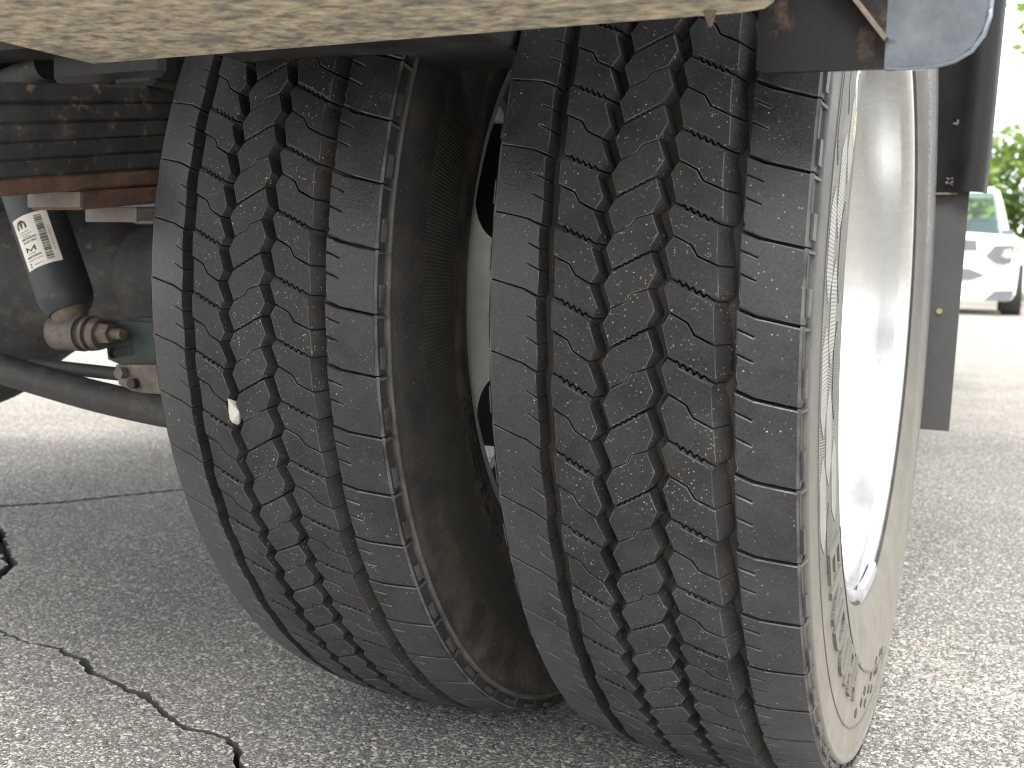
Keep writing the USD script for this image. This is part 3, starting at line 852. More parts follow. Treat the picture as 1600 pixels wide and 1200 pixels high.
def make_tyre(cx, warp, label, outer):
    v, f, ang, rad = lathe(SECTION, 300, cx)
    f = outward(v, f, np.array([cx, 0, ZA]) + 0)
    # decide the winding per ring from the section's own centre
    t = ang
    cen = np.c_[np.full(len(v), cx), -0.33 * np.cos(t), ZA - 0.33 * np.sin(t)]
    n = np.cross(v[f[:, 1]] - v[f[:, 0]], v[f[:, 2]] - v[f[:, 0]])
    if np.sum(n * (v[f].mean(1) - cen[f].mean(1))) < 0:
        f = f[:, ::-1]
    side = np.clip((np.abs(v[:, 0] - cx) - 0.0925) / 0.003, 0, 1)
    low = np.clip((0.30 - v[:, 2]) / 0.30, 0, 1)
    groove = 1 - side
    groove *= 0.55
    rr = np.hypot(v[:, 1], v[:, 2] - ZA)
    lip = ((rr > 0.3822) & (rr < 0.3854) & (side > 0.5)).astype(float) * 0.9  # ridge line tinted paler, a painted highlight
    dust = groove * 1.0 + side * ((0.10 + 0.85 * np.clip((0.42 - v[:, 2]) / 0.36, 0, 1)) if outer else np.where(rr < 0.299, 0.75, np.where(rr < 0.345, 0.35 + 0.65 * low, 0.15 + 0.45 * low)))  # outer sidewall turns paler towards the ground
    v2, _ = seat(v)
    n = meshkit.arrays((v2, f), True)[2]
    grv = (np.abs(v[:, 0] - cx) < 0.0935)[f].all(1)
    def part_of(ff):
        ids, inv = np.unique(ff, return_inverse=True)
        return ids, inv.reshape(-1, 3)
    ids, f1 = part_of(f[~grv])
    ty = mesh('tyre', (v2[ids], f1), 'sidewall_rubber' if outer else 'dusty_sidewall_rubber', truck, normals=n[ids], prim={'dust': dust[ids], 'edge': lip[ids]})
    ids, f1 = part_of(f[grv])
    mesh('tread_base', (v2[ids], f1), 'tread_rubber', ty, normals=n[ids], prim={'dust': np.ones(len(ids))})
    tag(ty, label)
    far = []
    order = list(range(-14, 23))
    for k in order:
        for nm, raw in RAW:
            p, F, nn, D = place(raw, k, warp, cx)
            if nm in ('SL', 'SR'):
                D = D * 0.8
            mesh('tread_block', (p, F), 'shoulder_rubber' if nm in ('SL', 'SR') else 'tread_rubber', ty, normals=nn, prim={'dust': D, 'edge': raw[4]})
    for k in [q for q in range(-27, 29) if q not in order]:
        for nm, raw in RAW:
            far.append(place(raw, k, warp, cx))
    o, VV, FF, NN, DD = 0, [], [], [], []
    for p, F, nn, D in far:
        VV.append(p); FF.append(F + o); NN.append(nn); DD.append(D); o += len(p)
    tag(mesh('tread_blocks_beyond', (np.vstack(VV), np.vstack(FF)), 'tread_rubber', ty, normals=np.vstack(NN), prim={'dust': np.concatenate(DD)}), kind='stuff')
    # small raised bars on the buttress below every shoulder block, both sides
    bars, webs = [], []
    for k in range(-27, 29):
        for sgn in (1, -1):
            for u0, u1 in ((0.50, 0.86),):
                off = 0.30 if sgn > 0 else -0.21
                th = PIT * warp(np.clip(np.array([k + u0 + off, k + u1 + off]), -27, 29))
                q = []
                for lift in (0.0, 1.5):
                    for tt in th:
                        for (s, r) in ((94.7, 393.0), (95.6, 389.6)):
                            q.append((cx + sgn * (s + lift) / 1000, -r / 1000 * math.cos(tt), ZA - r / 1000 * math.sin(tt)))
                bars.append(trimesh.convex.convex_hull(np.array(q)))
            # a web at the end of every cross groove, from the tread edge down to the lip
            th = PIT * warp(np.clip(np.array([k + (0.32 if sgn > 0 else 0.77)] * 2), -27, 29)) + np.array([-0.0022, 0.0022])
            q = [(cx + sgn * (s_ + lift) / 1000, -r / 1000 * math.cos(tt), ZA - r / 1000 * math.sin(tt)) for lift in (-1.0, 0.8) for tt in th for s_, r in ((93.9, 394.0), (96.4, 386.2))]
            webs.append(trimesh.convex.convex_hull(np.array(q)))
    m = cat(webs)
    mv, _ = seat(np.array(m.vertices))
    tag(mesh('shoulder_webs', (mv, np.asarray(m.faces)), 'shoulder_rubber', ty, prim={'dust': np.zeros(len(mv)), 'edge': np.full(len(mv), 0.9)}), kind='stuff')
    m = cat(bars)
    mv, _ = seat(np.array(m.vertices))
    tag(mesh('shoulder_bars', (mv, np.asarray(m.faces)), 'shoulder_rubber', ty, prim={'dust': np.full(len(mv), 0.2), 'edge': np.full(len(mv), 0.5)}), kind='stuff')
    if outer:
        on_side(ringpoly(-100, 30, 300, 357), cx, 0.3, 0.7, 'ribbed_panel', 'ribbed_rubber', ty)
        for i, row in enumerate((347.5, 330.5, 313.5)):
            for t in np.arange(-98, 24, 13.2):
                on_side(hexpoly(t + (6.6 if i % 2 else 0), row, 5.6, 8.0), cx, 0.75, 0.8, 'hexagon_panel', 'ribbed_hexagon_rubber' if (int(t) + i) % 3 else 'plain_hexagon_rubber', ty)
        side_text('ENDURA', 28.5, 68.0, 304, 338, cx, ty, 'raised_lettering', 'sidewall_rubber', lift=2.2)
        for i, (t, r) in enumerate([(73, 347), (78, 341), (83, 347), (81, 334), (86, 339), (90, 346), (88, 331), (93, 336), (96, 342), (94, 328), (99, 333), (102, 340)]):
            on_side(Polygon([(math.radians(t - 1.2), r), (math.radians(t), r + 4.2), (math.radians(t + 1.2), r), (math.radians(t), r - 4.2)]), cx, 0.6, 0.8, 'diamond_mark', 'dark_mark', ty)
        cl = LineString([(math.radians(t) * 320, r) for t, r in ((31, 290), (45, 288), (52, 293), (65, 304), (82, 318), (95, 336), (104, 350))]).buffer(0.8)
        on_side(affinity.scale(cl, 1 / 320.0, 1.0, origin=(0, 0)), cx, 0.9, 1.0, 'raised_line', 'sidewall_rubber', ty)
        on_side(ringpoly(-100, 108, 357.4, 358.6), cx, 0.6, 1.0, 'raised_line', 'sidewall_rubber', ty)
        # the white and gold moulded emblem near the top
        a = np.radians(np.linspace(-28.0, -22.5, 14))
        arc = np.vstack([np.c_[a, 312 + 8.0 * np.sin((a - a[0]) / (a[-1] - a[0]) * math.pi)], np.c_[a[::-1], 310.6 + 7.6 * np.sin((a[::-1] - a[0]) / (a[-1] - a[0]) * math.pi)]])
        on_side(Polygon(arc).buffer(0), cx, 1.1, 1.2, 'emblem_outline', 'white_mark', ty)
        on_side(Polygon([(math.radians(-22.6), 308), (math.radians(-21.0), 315), (math.radians(-18.4), 313), (math.radians(-18.0), 306), (math.radians(-20.4), 303)]), cx, 0.9, 1.0, 'emblem_patch', 'gold_mark', ty)
        for t, r in ((-21.0, 311), (-20.2, 307), (-19.2, 310)):
            on_side(ringpoly(t - 0.12, t + 0.12, r - 2.0, r + 2.0), cx, 1.2, 0.5, 'emblem_stroke', 'white_mark', ty)
        # rows of tiny moulded strokes on the far side of the sidewall
        st = []
        for rr in (287, 291, 295, 299, 306):
            for t in np.arange(-168, -108, 0.62):
                if rng.random() < 0.72:
                    a = math.radians(t)
                    q = [(cx + (side_x(r) + l) / 1000, -r / 1000 * math.cos(b), ZA - r / 1000 * math.sin(b)) for l in (-0.2, 0.35) for b in (a, a + math.radians(0.34)) for r in (rr - 0.8, rr + 0.8)]
                    st.append(trimesh.convex.convex_hull(np.array(q)))
        tag(mesh('moulded_marks', cat(st), 'pale_rubber_mark', ty), kind='stuff')
    else:
        on_side(ringpoly(-70, 95, 300, 342), cx, 0.3, 0.8, 'ribbed_panel', 'fine_ribbed_rubber', ty)
        st = []
        for t in np.arange(16, 44, 0.75):
            for rr in (284, 291):
                if rng.random() < 0.6:
                    a = math.radians(t)
                    q = [(cx + (side_x(r) + l) / 1000, -r / 1000 * math.cos(b), ZA - r / 1000 * math.sin(b)) for l in (-0.2, 0.7) for b in (a, a + math.radians(0.4)) for r in (rr - 2, rr + 2)]
                    st.append(trimesh.convex.convex_hull(np.array(q)))
        m = cat(st)
        tag(mesh('moulded_marks', (np.array(m.vertices), np.asarray(m.faces)), 'dusty_sidewall_rubber', ty, prim={'dust': np.zeros(len(m.vertices))}), kind='stuff')
    return ty


SP = 0.2694
make_tyre(0.0, warp_outer(), 'outer rear tyre with pale dusty sidewall round the bright rim', True)
make_tyre(-SP, warp_inner(), 'inner rear tyre with brown dusty sidewall, pebble in its tread', False)


def rim(profile, cx, mt, n=200, th=None):
    v, f, _, _ = lathe(profile, n, cx, th)
    nn = meshkit.arrays((v, f), True)[2]
    return v, f, nn


# outer wheel: deep polished dish
OUT = [(83, 254.5), (83.2, 257.5), (84.4, 260.6), (86.2, 261.2), (87.2, 259.4), (86.9, 255.6), (85.4, 251.5), (82, 248.6), (74, 247.4), (60, 246.4), (44, 244.5), (30, 240), (18, 233), (4, 227.5), (-30, 224), (-60, 221.5), (-82, 216), (-96, 200), (-104, 180),
       (-110, 160), (-114, 140), (-114, 60), (-70, 58), (-62, 52), (-60, 0.5)]
v, f, nn = rim(OUT, 0.0, 'polished_aluminium')
wheel = mesh('rim', (v, f), 'polished_aluminium', truck, smooth=35)
tag(wheel, 'bright polished deep dish rim of the outer wheel')
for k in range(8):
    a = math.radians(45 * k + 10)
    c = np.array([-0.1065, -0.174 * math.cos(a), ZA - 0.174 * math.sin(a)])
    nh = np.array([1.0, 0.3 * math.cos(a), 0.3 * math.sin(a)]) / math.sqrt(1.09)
    mesh('hand_hole', cyl(c - nh * 0.012, c + nh * 0.0012, 0.026, n=24), 'dark_interior', wheel, smooth=30)  # dark disc on the closed dish stands in for a shaded opening
for k in range(10):
    a = math.radians(36 * k)
    c = np.array([-0.114, -0.1125 * math.cos(a), ZA - 0.1125 * math.sin(a)])
    mesh('lug_nut', cyl(c, c + [0.03, 0, 0], 0.017, 0.013, 6), 'alloy_rim', wheel)
# clip-on balance weight at the lower lip
ww = []
for a in np.radians(np.linspace(82, 102, 9)):
    q = np.array([[0.0860, 0.2465], [0.0905, 0.2505], [0.0915, 0.2575], [0.0895, 0.2625], [0.0850, 0.2625]])
    ww.append(np.c_[q[:, 0], -q[:, 1] * math.cos(a), ZA - q[:, 1] * math.sin(a)])
ends = (np.array(ww[0]).mean(0), np.array(ww[-1]).mean(0))
mesh('wheel_weight', cat([trimesh.convex.convex_hull(np.vstack(ww[i:i + 2])) for i in range(8)]), 'alloy_rim', wheel, smooth=40)
mesh('valve_stem', tube(spline([(0.06, -0.15, ZA + 0.168), (0.085, -0.158, ZA + 0.176), (0.10, -0.160, ZA + 0.178)], 8), 0.005, 10), 'alloy_rim', wheel, smooth=40)

# inner wheel: flange, cone and hand holes
INN = [(83, 254.5), (83.2, 257.5), (84.4, 260.6), (86.2, 261.2), (87.2, 259.4), (86.9, 255.6), (85.4, 251.5), (84.5, 249.0), (80, 246.5)]
v, f, nn = rim(INN, -SP, 'dull_wheel_steel')
wheel2 = mesh('rim', (v, f), 'silver_wheel_paint', truck, smooth=35)
tag(wheel2, 'dull grey steel rim of the inner wheel with dark hand holes')
# cone between r 246 (x 80) and r 120 (x 134), cut by holes
cone = []
HC = [(-34.8, 25.0), (43.0, 25.5)] + [(-34.5 + 76 * k, 24.0) for k in (2, 3)] + [(-34.5 - 57, 21.0)]
KA = 190.0                                                           # mm of arc per radian while cutting
disc = sbox(-math.pi * KA, 112, math.pi * KA, 246.5)
for c_, hw in HC:
    t = np.linspace(0, 2 * math.pi, 48, endpoint=False)
    for wrap_ in (-360, 0, 360):
        disc = disc.difference(Polygon(np.c_[(np.radians(c_ + wrap_ + hw * np.sign(np.cos(t)) * np.abs(np.cos(t)) ** 0.55)) * KA, 205 + 44 * np.sign(np.sin(t)) * np.abs(np.sin(t)) ** 0.55]))
cells_v, cells_f, o = [], [], 0
for x0 in np.arange(-math.pi * KA, math.pi * KA, 2 * math.pi * KA / 120):
    for y0 in (112, 150, 182, 214):
        for pg in polys(disc.intersection(sbox(x0, y0, x0 + 2 * math.pi * KA / 120, {112: 150, 150: 182, 182: 214, 214: 246.5}[y0]))):
            v, f = tri(pg)
            th_, r = v[:, 0] / KA, v[:, 1]
            x = np.interp(r, [112, 150, 246.5], [136, 128, 80])
            cells_v.append(np.c_[-SP + x / 1000, -r / 1000 * np.cos(th_), ZA - r / 1000 * np.sin(th_)])
            cells_f.append(f + o)
            o += len(v)
m = trimesh.Trimesh(np.vstack(cells_v), np.vstack(cells_f))
m.merge_vertices()
back = m.copy()
back.apply_translation((-0.008, 0, 0))
back.invert()
mesh('wheel_disc', cat([m, back]), 'silver_wheel_paint', wheel2, smooth=40)
mesh('wheel_barrel', lathe([(78, 243), (40, 228), (-60, 226), (-83, 246), (-86, 256), (-83, 257)], 120, -SP)[:2], 'chassis_paint', wheel2, smooth=40)
mesh('brake_drum', cyl((-SP - 0.06, 0, ZA), (-SP + 0.10, 0, ZA), 0.160, n=60), 'chassis_paint', truck, smooth=30)

# --- bumper: flat dirty underside close to the camera
bp = [(-0.322, -0.50), (-0.322, -0.90)]
shape = Polygon([(-0.322, -0.5), (0.078, -0.5), (0.090, -0.504), (0.0965, -0.515), (0.098, -0.53), (0.098, -0.735), (-0.322, -0.735)])
m = extr(shape, 0.42)  # upper part added out of view, keeps light off the tyre tops
m.apply_translation((0, 0, 0.5262))
bump_ = moved(mesh('rear_bumper', m, 'dirty_bumper_steel', truck), (-0.0034, 0.0161, -0.0003))
tag(bump_, 'dirty tan rear bumper seen from below')
mesh('bumper_drip', cat([cyl((0.066, -0.508, 0.5265), (0.0665, -0.5085, 0.519), 0.0032, 0.001, 10)]), 'worn_edge_metal', bump_, smooth=30)
mesh('bumper_lip', bx((-0.318, -0.4995, 0.528), (0.09, -0.494, 0.94)), 'black_bracket_paint', bump_)
mesh('bumper_support', bx((-0.30, -0.498, 0.545), (-0.10, -0.30, 0.56), 0.002), 'chassis_paint', truck)

# --- bracket plate to the right of the bumper
yb = -0.455
o = np.array([0, yb, 0])
pl = Polygon([(0.079, 0.509), (0.083, 0.5075), (0.1405, 0.5065), (0.1405, 0.68), (0.079, 0.68)])
br = empty('bracket_plate', (-0.0055, 0.0158, -0.0015), parent=truck)
tag(br, 'black steel bracket plate hanging behind the outer tyre')
m = basis(extr(pl, 0.004), (1, 0, 0), (0, 0, 1), (0, -1, 0), o)
mesh('dull_plate', m, 'black_bracket_paint', br)
cr = [(0.0, 0.5065), (0.024, 0.5055), (0.034, 0.5075), (0.0405, 0.512), (0.0445, 0.519), (0.046, 0.528), (0.046, 0.70), (0.0, 0.70)]
d = np.array([math.cos(math.radians(-17)), math.sin(math.radians(-17)), 0])
m = basis(extr(Polygon(cr), 0.004), d, (0, 0, 1), np.cross(d, (0, 0, 1)), (0.1407, yb - 0.0005, 0))
mesh('glossy_plate', m, 'glossy_black_paint', br)
rm = np.array(cr[:6])
rimpts = np.array([[0.1407 + q[0] * d[0], yb - 0.003 + q[0] * d[1], q[1]] for q in rm])
rimpts = np.vstack([[(0.1409, yb - 0.003, 0.5065)], rimpts[1:], [rimpts[-1] + [0, 0, 0.17]]])
mesh('rolled_edge', tube(spline(rimpts, 30), 0.0013, 8), 'glossy_black_paint', br, smooth=True)
g0, g1 = np.array([0.1402, yb - 0.004, 0.519]), np.array([0.1215, yb - 0.004, 0.543])
gd = (g1 - g0) / np.linalg.norm(g1 - g0)
gus = []
for w in (-0.0011, 0.0011):
    nx = np.cross(gd, (0, 1, 0)) * w
    for dep in (0.0, -0.016):
        for t in (g0, g0 + gd * 0.14):
            gus.append(t + nx + np.array([0, dep if t is not g0 else dep * 0.4, 0]))
mesh('gusset', trimesh.convex.convex_hull(np.array(gus)), 'worn_edge_metal', br)

# --- fender skirt and mud flap in front of the wheel
fp = []
for x, y in ((-0.34, 0.47), (0.04, 0.47), (0.085, 0.466), (0.105, 0.458), (0.115, 0.452), (0.126, 0.455), (0.134, 0.463), (0.1385, 0.478)):
    fp.append((x, y))
fp2 = [(x - 0.004 if i == len(fp) - 1 else x, y + 0.004) for i, (x, y) in enumerate(fp)]
fv, ff = [], []
zs = np.linspace(0.519, 1.0, 12)
ring = fp + fp2[::-1]
nr = len(ring)
for z in zs:
    for x, y in ring:
        fv.append((x + (z - 0.519) * 0.030 * (1 if x > 0 else 0), y, z))
for i in range(len(zs) - 1):
    for j in range(nr):
        k = (j + 1) % nr
        ff += [(i * nr + j, i * nr + k, (i + 1) * nr + k), (i * nr + j, (i + 1) * nr + k, (i + 1) * nr + j)]
fm = trimesh.Trimesh(np.array(fv), np.array(ff), process=False)
pgb = Polygon(ring)
tv, tf = tri(pgb)
lid = trimesh.Trimesh(np.c_[tv, np.full(len(tv), 0.519)], tf[:, ::-1], process=False)
fend = moved(mesh('fender_skirt', cat([fm, lid]), 'black_plastic', truck, smooth=75), (0.0101, -0.0099, -0.0003))
tag(fend, 'black fender skirt ahead of the outer wheel')
mesh('skirt_lip', bx((-0.30, 0.462, 0.5165), (0.106, 0.469, 0.5188)), 'worn_edge_metal', fend)
for x, z in ((0.098, 0.532), (0.104, 0.603)):
    bits = []
    for k in range(16):
        m = trimesh.creation.icosphere(1, rng.uniform(0.0005, 0.0016))
        m.vertices *= [1.3, 0.3, 0.9]
        m.apply_translation((x + rng.normal(0, 0.0042), 0.4605, z + rng.normal(0, 0.0022)))
        bits.append(m)
    mesh('mud_fleck', cat(bits), 'worn_edge_metal', fend, smooth=True)
fl = Polygon([(-0.35, 0.2235), (0.1135, 0.2245), (0.1205, 0.60), (-0.35, 0.60)])
m = basis(extr(fl, 0.006), (1, 0, 0), (0, 0, 1), (0, -1, 0), (0, 0.478, 0))
flap = moved(mesh('mud_flap', m, 'grey_flap_rubber', truck), (0.0098, -0.0107, 0.0008))
tag(flap, 'grey flat mud flap ahead of the outer wheel')
mesh('rivet', cyl((0.0935, 0.4735, 0.373), (0.0935, 0.4705, 0.373), 0.0035, n=12), 'gold_mark', flap, smooth=30)

# --- leaf spring pack: right face on x = -0.55
lx0, lx1 = -0.614, -0.550


def leaf(z_at, t, y0, y1, mt, parent, bev=0.0025, n=14, round_end=False):
    """leaf whose top follows z_at(y); y0 is the rear end"""
    ys = np.linspace(y0, y1, n)
    sec = [(lx0, -bev), (lx0 + bev, 0), (lx1 - bev, 0), (lx1, -bev), (lx1, -t + bev), (lx1 - bev, -t), (lx0 + bev, -t), (lx0, -t + bev)]
    v = []
    for i, y in enumerate(ys):
        for x, z in sec:
            zz = z
            v.append((x, y, z_at(y) + zz))
    f = []
    k = len(sec)
    for i in range(n - 1):
        for j in range(k):
            a, b, c, d_ = i * k + j, i * k + (j + 1) % k, (i + 1) * k + (j + 1) % k, (i + 1) * k + j
            f += [(a, b, c), (a, c, d_)]
    for j in range(1, k - 1):
        f.append((0, j + 1, j))
        o_ = (n - 1) * k
        f.append((o_, o_ + j, o_ + j + 1))
    m = trimesh.Trimesh(np.array(v), np.array(f), process=False)
    m.fix_normals()
    return mesh('leaf', m, mt, parent)


spring = empty('leaf_spring', (0.0048, 0.0082, 0.0023), parent=truck)
tag(spring, 'stack of dark and rusty leaf spring blades')
tops = [[(-0.377, 0.543), (-0.277, 0.559), (-0.206, 0.568)], [(-0.377, 0.527), (-0.277, 0.541), (-0.198, 0.555)], [(-0.378, 0.511), (-0.277, 0.526), (-0.198, 0.539)], [(-0.378, 0.4965), (-0.277, 0.512), (-0.198, 0.525)],
        [(-0.378, 0.4825), (-0.277, 0.497), (-0.198, 0.510)], [(-0.378, 0.468), (-0.277, 0.481), (-0.202, 0.493)], [(-0.36, 0.4565), (-0.292, 0.4635), (-0.205, 0.477)], [(-0.299, 0.449), (-0.227, 0.4545), (-0.15, 0.461)]]
rear = [-0.62, -0.60, -0.57, -0.55, -0.50, -0.377, -0.292, -0.226]
for i, (tp, y0) in enumerate(zip(tops, rear)):
    y_, z_ = np.array(tp).T
    c = np.polyfit(y_, z_, 1)
    fz = lambda y, c=c: c[0] * y + c[1] + 0.05 * max(0.0, -0.38 - y) ** 1.3 * -1
    th = 0.0162 if i < 5 else (0.0146 if i == 5 else (0.0165 if i == 6 else 0.0125))
    leaf(fz, th, y0, 0.30, 'rusty_leaf_steel' if i in (5, 6) else ('leaf_end_steel' if i == 7 else 'leaf_steel'), spring)
for i, (y0, zt, mt) in enumerate([(-0.2925, 0.4637, 'leaf_end_steel'), (-0.2265, 0.4547, 'leaf_end_steel'), (-0.3775, 0.4683, 'leaf_end_steel')]):
    pad = Polygon([(lx0 + 0.001, zt - 0.0125), (lx1 - 0.001, zt - 0.0125), (lx1 - 0.001, zt - 0.001), (lx0 + 0.001, zt - 0.001)]).buffer(0.0008)
    m = basis(extr(Polygon(pad.exterior), 0.003), (1, 0, 0), (0, 0, 1), (0, -1, 0), (0, y0, 0))
    mesh('leaf_end', m, mt, spring)
mesh('u_bolt', cat([cyl((x, y, 0.33), (x, y, 0.60), 0.009, n=14) for x in (-0.628, -0.536) for y in (-0.055, 0.055)] + [cyl((-0.628, y, 0.60), (-0.536, y, 0.60), 0.009, n=14) for y in (-0.055, 0.055)]), 'dirty_dark_steel', spring, smooth=30)
mesh('spring_clip', bx((lx0 - 0.005, -0.125, 0.455), (lx1 + 0.004, -0.085, 0.59), 0.003), 'leaf_steel', spring)

# --- shock absorber
sa, sb = np.array([-0.667, -0.20, 0.357]), np.array([-0.717, -0.20, 0.467])
ax = (sb - sa) / np.linalg.norm(sb - sa)
body = tube(np.array([sa - ax * 0.004, sa + ax * 0.004, sa + ax * 0.014, sa + ax * 0.45]), [0.021, 0.0255, 0.027, 0.027], 48)
shock = moved(mesh('shock_absorber', body, 'shock_paint', truck, smooth=30), (0.0071, 0.0051, 0.0037))
tag(shock, 'dark blue black shock absorber with a white sticker')
ec = np.array([-0.656, -0.20, 0.3325])
mesh('eye', cyl(ec + [-0.026, 0, 0], ec + [0.010, 0, 0], 0.0185, n=32), 'worn_bushing_steel', shock, smooth=30)
mesh('weld_neck', tube(np.array([ec + [-0.008, 0, 0.010], sa + ax * 0.004]), [0.016, 0.0205], 24), 'worn_bushing_steel', shock, smooth=30)
mesh('bushing', cyl(ec + [0.0102, 0, 0], ec + [0.0165, 0, 0], 0.0165, n=28), 'rubber_bushing', shock, smooth=30)
mesh('bushing_ring', cyl(ec + [0.0167, 0, 0], ec + [0.021, 0, 0], 0.0175, n=28), 'worn_bushing_steel', shock, smooth=30)
mesh('bushing', cyl(ec + [0.0212, 0, 0], ec + [0.026, 0, 0], 0.0150, n=28), 'rubber_bushing', shock, smooth=30)
mesh('washer', cyl(ec + [0.0262, 0, 0], ec + [0.033, 0, 0], 0.0168, 0.0150, n=28), 'worn_bushing_steel', shock, smooth=30)
mesh('nut', cyl(ec + [0.0332, 0, 0.001], ec + [0.046, 0, 0.001], 0.0110, 0.0100, n=6), 'worn_bushing_steel', shock)
mesh('bolt', cyl(ec + [-0.036, 0, 0.001], ec + [0.060, 0, 0.001], 0.0055, n=14), 'worn_bushing_steel', shock, smooth=30)
# sticker wrapped on the tube: local x = arc (m), y = along the axis downwards
side_ = np.cross(ax, (0.0, 1.0, 0.0)); side_ /= np.linalg.norm(side_)
if side_[0] < 0:
    side_ = -side_
front = np.cross(side_, ax); front /= np.linalg.norm(front)
if front[1] > 0:
    front = -front
VW = np.array([0.43, -0.90, 0.0])
a0 = math.atan2(VW @ side_, VW @ front)
SR_ = 0.02705
SY0 = 0.094                                                          # distance of the sticker's top along the axis from sa


def wrap(x, y, lift):
    a = a0 + np.asarray(x) / SR_
    return sa + ax * (SY0 - np.asarray(y))[:, None] + (SR_ + np.asarray(lift))[:, None] * (np.sin(a)[:, None] * side_ + np.cos(a)[:, None] * front)


def sticker(polys_, lift, thick, name, mt):
    V, F, o = [], [], 0
    for pg0 in polys_:
        b = pg0.bounds
        for a in np.arange(b[0], b[2], 0.002):
            for pg in polys(pg0.intersection(sbox(a, -1, a + 0.002, 1))):
                m = extr(pg, thick)
                v = np.array(m.vertices)
                V.append(wrap(v[:, 0], v[:, 1], lift + v[:, 2])); F.append(np.asarray(m.faces) + o); o += len(v)
    v, f = np.vstack(V), np.vstack(F)
    n = np.cross(v[f[:, 1]] - v[f[:, 0]], v[f[:, 2]] - v[f[:, 0]])
    rad = v[f].mean(1) - sa
    rad -= np.outer(rad @ ax, ax)
    if np.sum(np.sign(np.sum(n * rad, 1)) * np.linalg.norm(n, axis=1) * np.abs(np.sum(n * rad, 1))) < 0:
        f = f[:, ::-1]
    return mesh(name, (v, f), mt, shock)


SW, SH = 0.0385, 0.0535
sticker([sbox(-SW / 2, 0, SW / 2, SH).buffer(-0.001).buffer(0.001)], 0.0, 0.0003, 'sticker', 'sticker_paper')
L0, = (-SW / 2,)
arch = Polygon([(0.0055 * math.cos(a), -0.0062 * math.sin(a)) for a in np.linspace(0, math.pi, 24)] + [(-0.0055, 0.0028), (-0.0036, 0.0028), (-0.0032, -0.002), (-0.0016, -0.0035), (-0.0009, 0.0024), (0.0009, 0.0024), (0.0016, -0.0035), (0.0032, -0.002), (0.0036, 0.0028), (0.0055, 0.0028)]).buffer(0)
marks = [affinity.translate(arch, L0 + 0.0105, 0.0095)]
marks += [affinity.translate(Polygon([(-0.0055, -0.003), (-0.0012, 0.0002), (0, 0.0012), (0.0012, 0.0002), (0.0055, -0.003), (0.0058, 0.003), (0.0042, 0.003), (0.0036, -0.0002), (0, 0.003), (-0.0036, -0.0002), (-0.0042, 0.003), (-0.0058, 0.003)]).buffer(0), L0 + 0.0125, 0.0335)]
sticker(marks, 0.00035, 0.00015, 'sticker_emblem', 'sticker_ink')


def words(txt, x, y, h, w):
    m = meshkit.text_mesh(txt, 1.0, 0.1, True)
    v = np.array(m.vertices)
    lo, hi = v.min(0), v.max(0)
    q = (v - lo) / (hi - lo)
    return wrap(x + q[:, 0] * w, y - q[:, 1] * h + h, 0.00035 + 0.00015 * q[:, 2]), np.asarray(m.faces)


tv, tf, o = [], [], 0
for txt, x, y, h, w in (('PRESSURIZED', 0.0055, 0.0218, 0.0021, 0.0165), ('DO NOT OPEN', 0.0065, 0.0253, 0.0021, 0.0145), ('MADE IN MEXICO', 0.0055, 0.0405, 0.0020, 0.0165), ('Z', 0.0055, 0.0475, 0.0042, 0.0026)):
    v, f = words(txt, L0 + x, y, h, w)
    tv.append(v); tf.append(f + o); o += len(v)
mesh('sticker_print', (np.vstack(tv), np.vstack(tf)), 'sticker_ink', shock)
strip = []
for y, x, w in ((0.0150, 0.0058, 0.010), (0.0176, 0.0055, 0.0125), (0.0199, 0.0075, 0.008), (0.0378, 0.0085, 0.008), (0.0444, 0.0055, 0.0165), (0.0495, 0.0105, 0.010)):
    t = 0.0
    while t < w:
        dw = rng.uniform(0.0006, 0.0016)
        strip.append(sbox(L0 + x + t, y, L0 + x + t + dw, y + 0.0011))
        t += dw + 0.0005
sticker(strip, 0.00035, 0.00012, 'sticker_small_print', 'sticker_grey_ink')
barc, y = [], 0.0035
while y < SH - 0.004:
    dy = rng.choice([0.0003, 0.0005, 0.0008, 0.0013])
    barc.append(sbox(SW / 2 - 0.0135, y, SW / 2 - 0.0065, y + dy))
    y += dy + rng.choice([0.0003, 0.0004, 0.0008])
sticker(barc, 0.00035, 0.00012, 'sticker_barcode', 'sticker_ink')
sticker([sbox(SW / 2 - 0.0042, 0.016, SW / 2 - 0.0036, 0.042)], 0.00035, 0.00012, 'sticker_line', 'sticker_grey_ink')

# --- axle, differential, brackets, sway bar
mesh('axle_tube', cyl((-1.9, 0, ZA), (-0.36, 0, ZA), 0.056, n=40), 'dirty_dark_steel', truck, smooth=30)
dm = trimesh.creation.icosphere(4, 0.19)
dm.vertices *= [0.95, 0.85, 0.95]
dm.vertices += 0.004 * (meshkit.fbm(dm.vertices * 14) - 0.5)[:, None] * dm.vertices / 0.19
dm.apply_translation((-1.08, 0.0, ZA - 0.005))
neck = tube(np.array([(-0.97, 0, ZA), (-0.86, 0, ZA), (-0.74, 0, ZA)]), [0.14, 0.085, 0.0555], 40, False)
mesh('differential', cat([dm, neck]), 'dirty_dark_steel', truck, smooth=True)
mk = empty('axle_bracket', (0.0061, 0.0049, 0.0037), parent=truck)
sl = Polygon([(-0.640, 0.345), (-0.545, 0.345), (-0.52, 0.306), (-0.545, 0.3005), (-0.615, 0.3005), (-0.634, 0.306)]).difference(LineString([(-0.628, 0.3125), (-0.604, 0.3165)]).buffer(0.0052))
mesh('plate', basis(extr(sl, 0.006), (1, 0, 0), (0, 0, 1), (0, -1, 0), (0, -0.175, 0)), 'green_bracket_paint', mk)
mesh('backing_plate', bx((-0.642, -0.170, 0.3035), (-0.585, -0.166, 0.326)), 'dirty_dark_steel', mk)
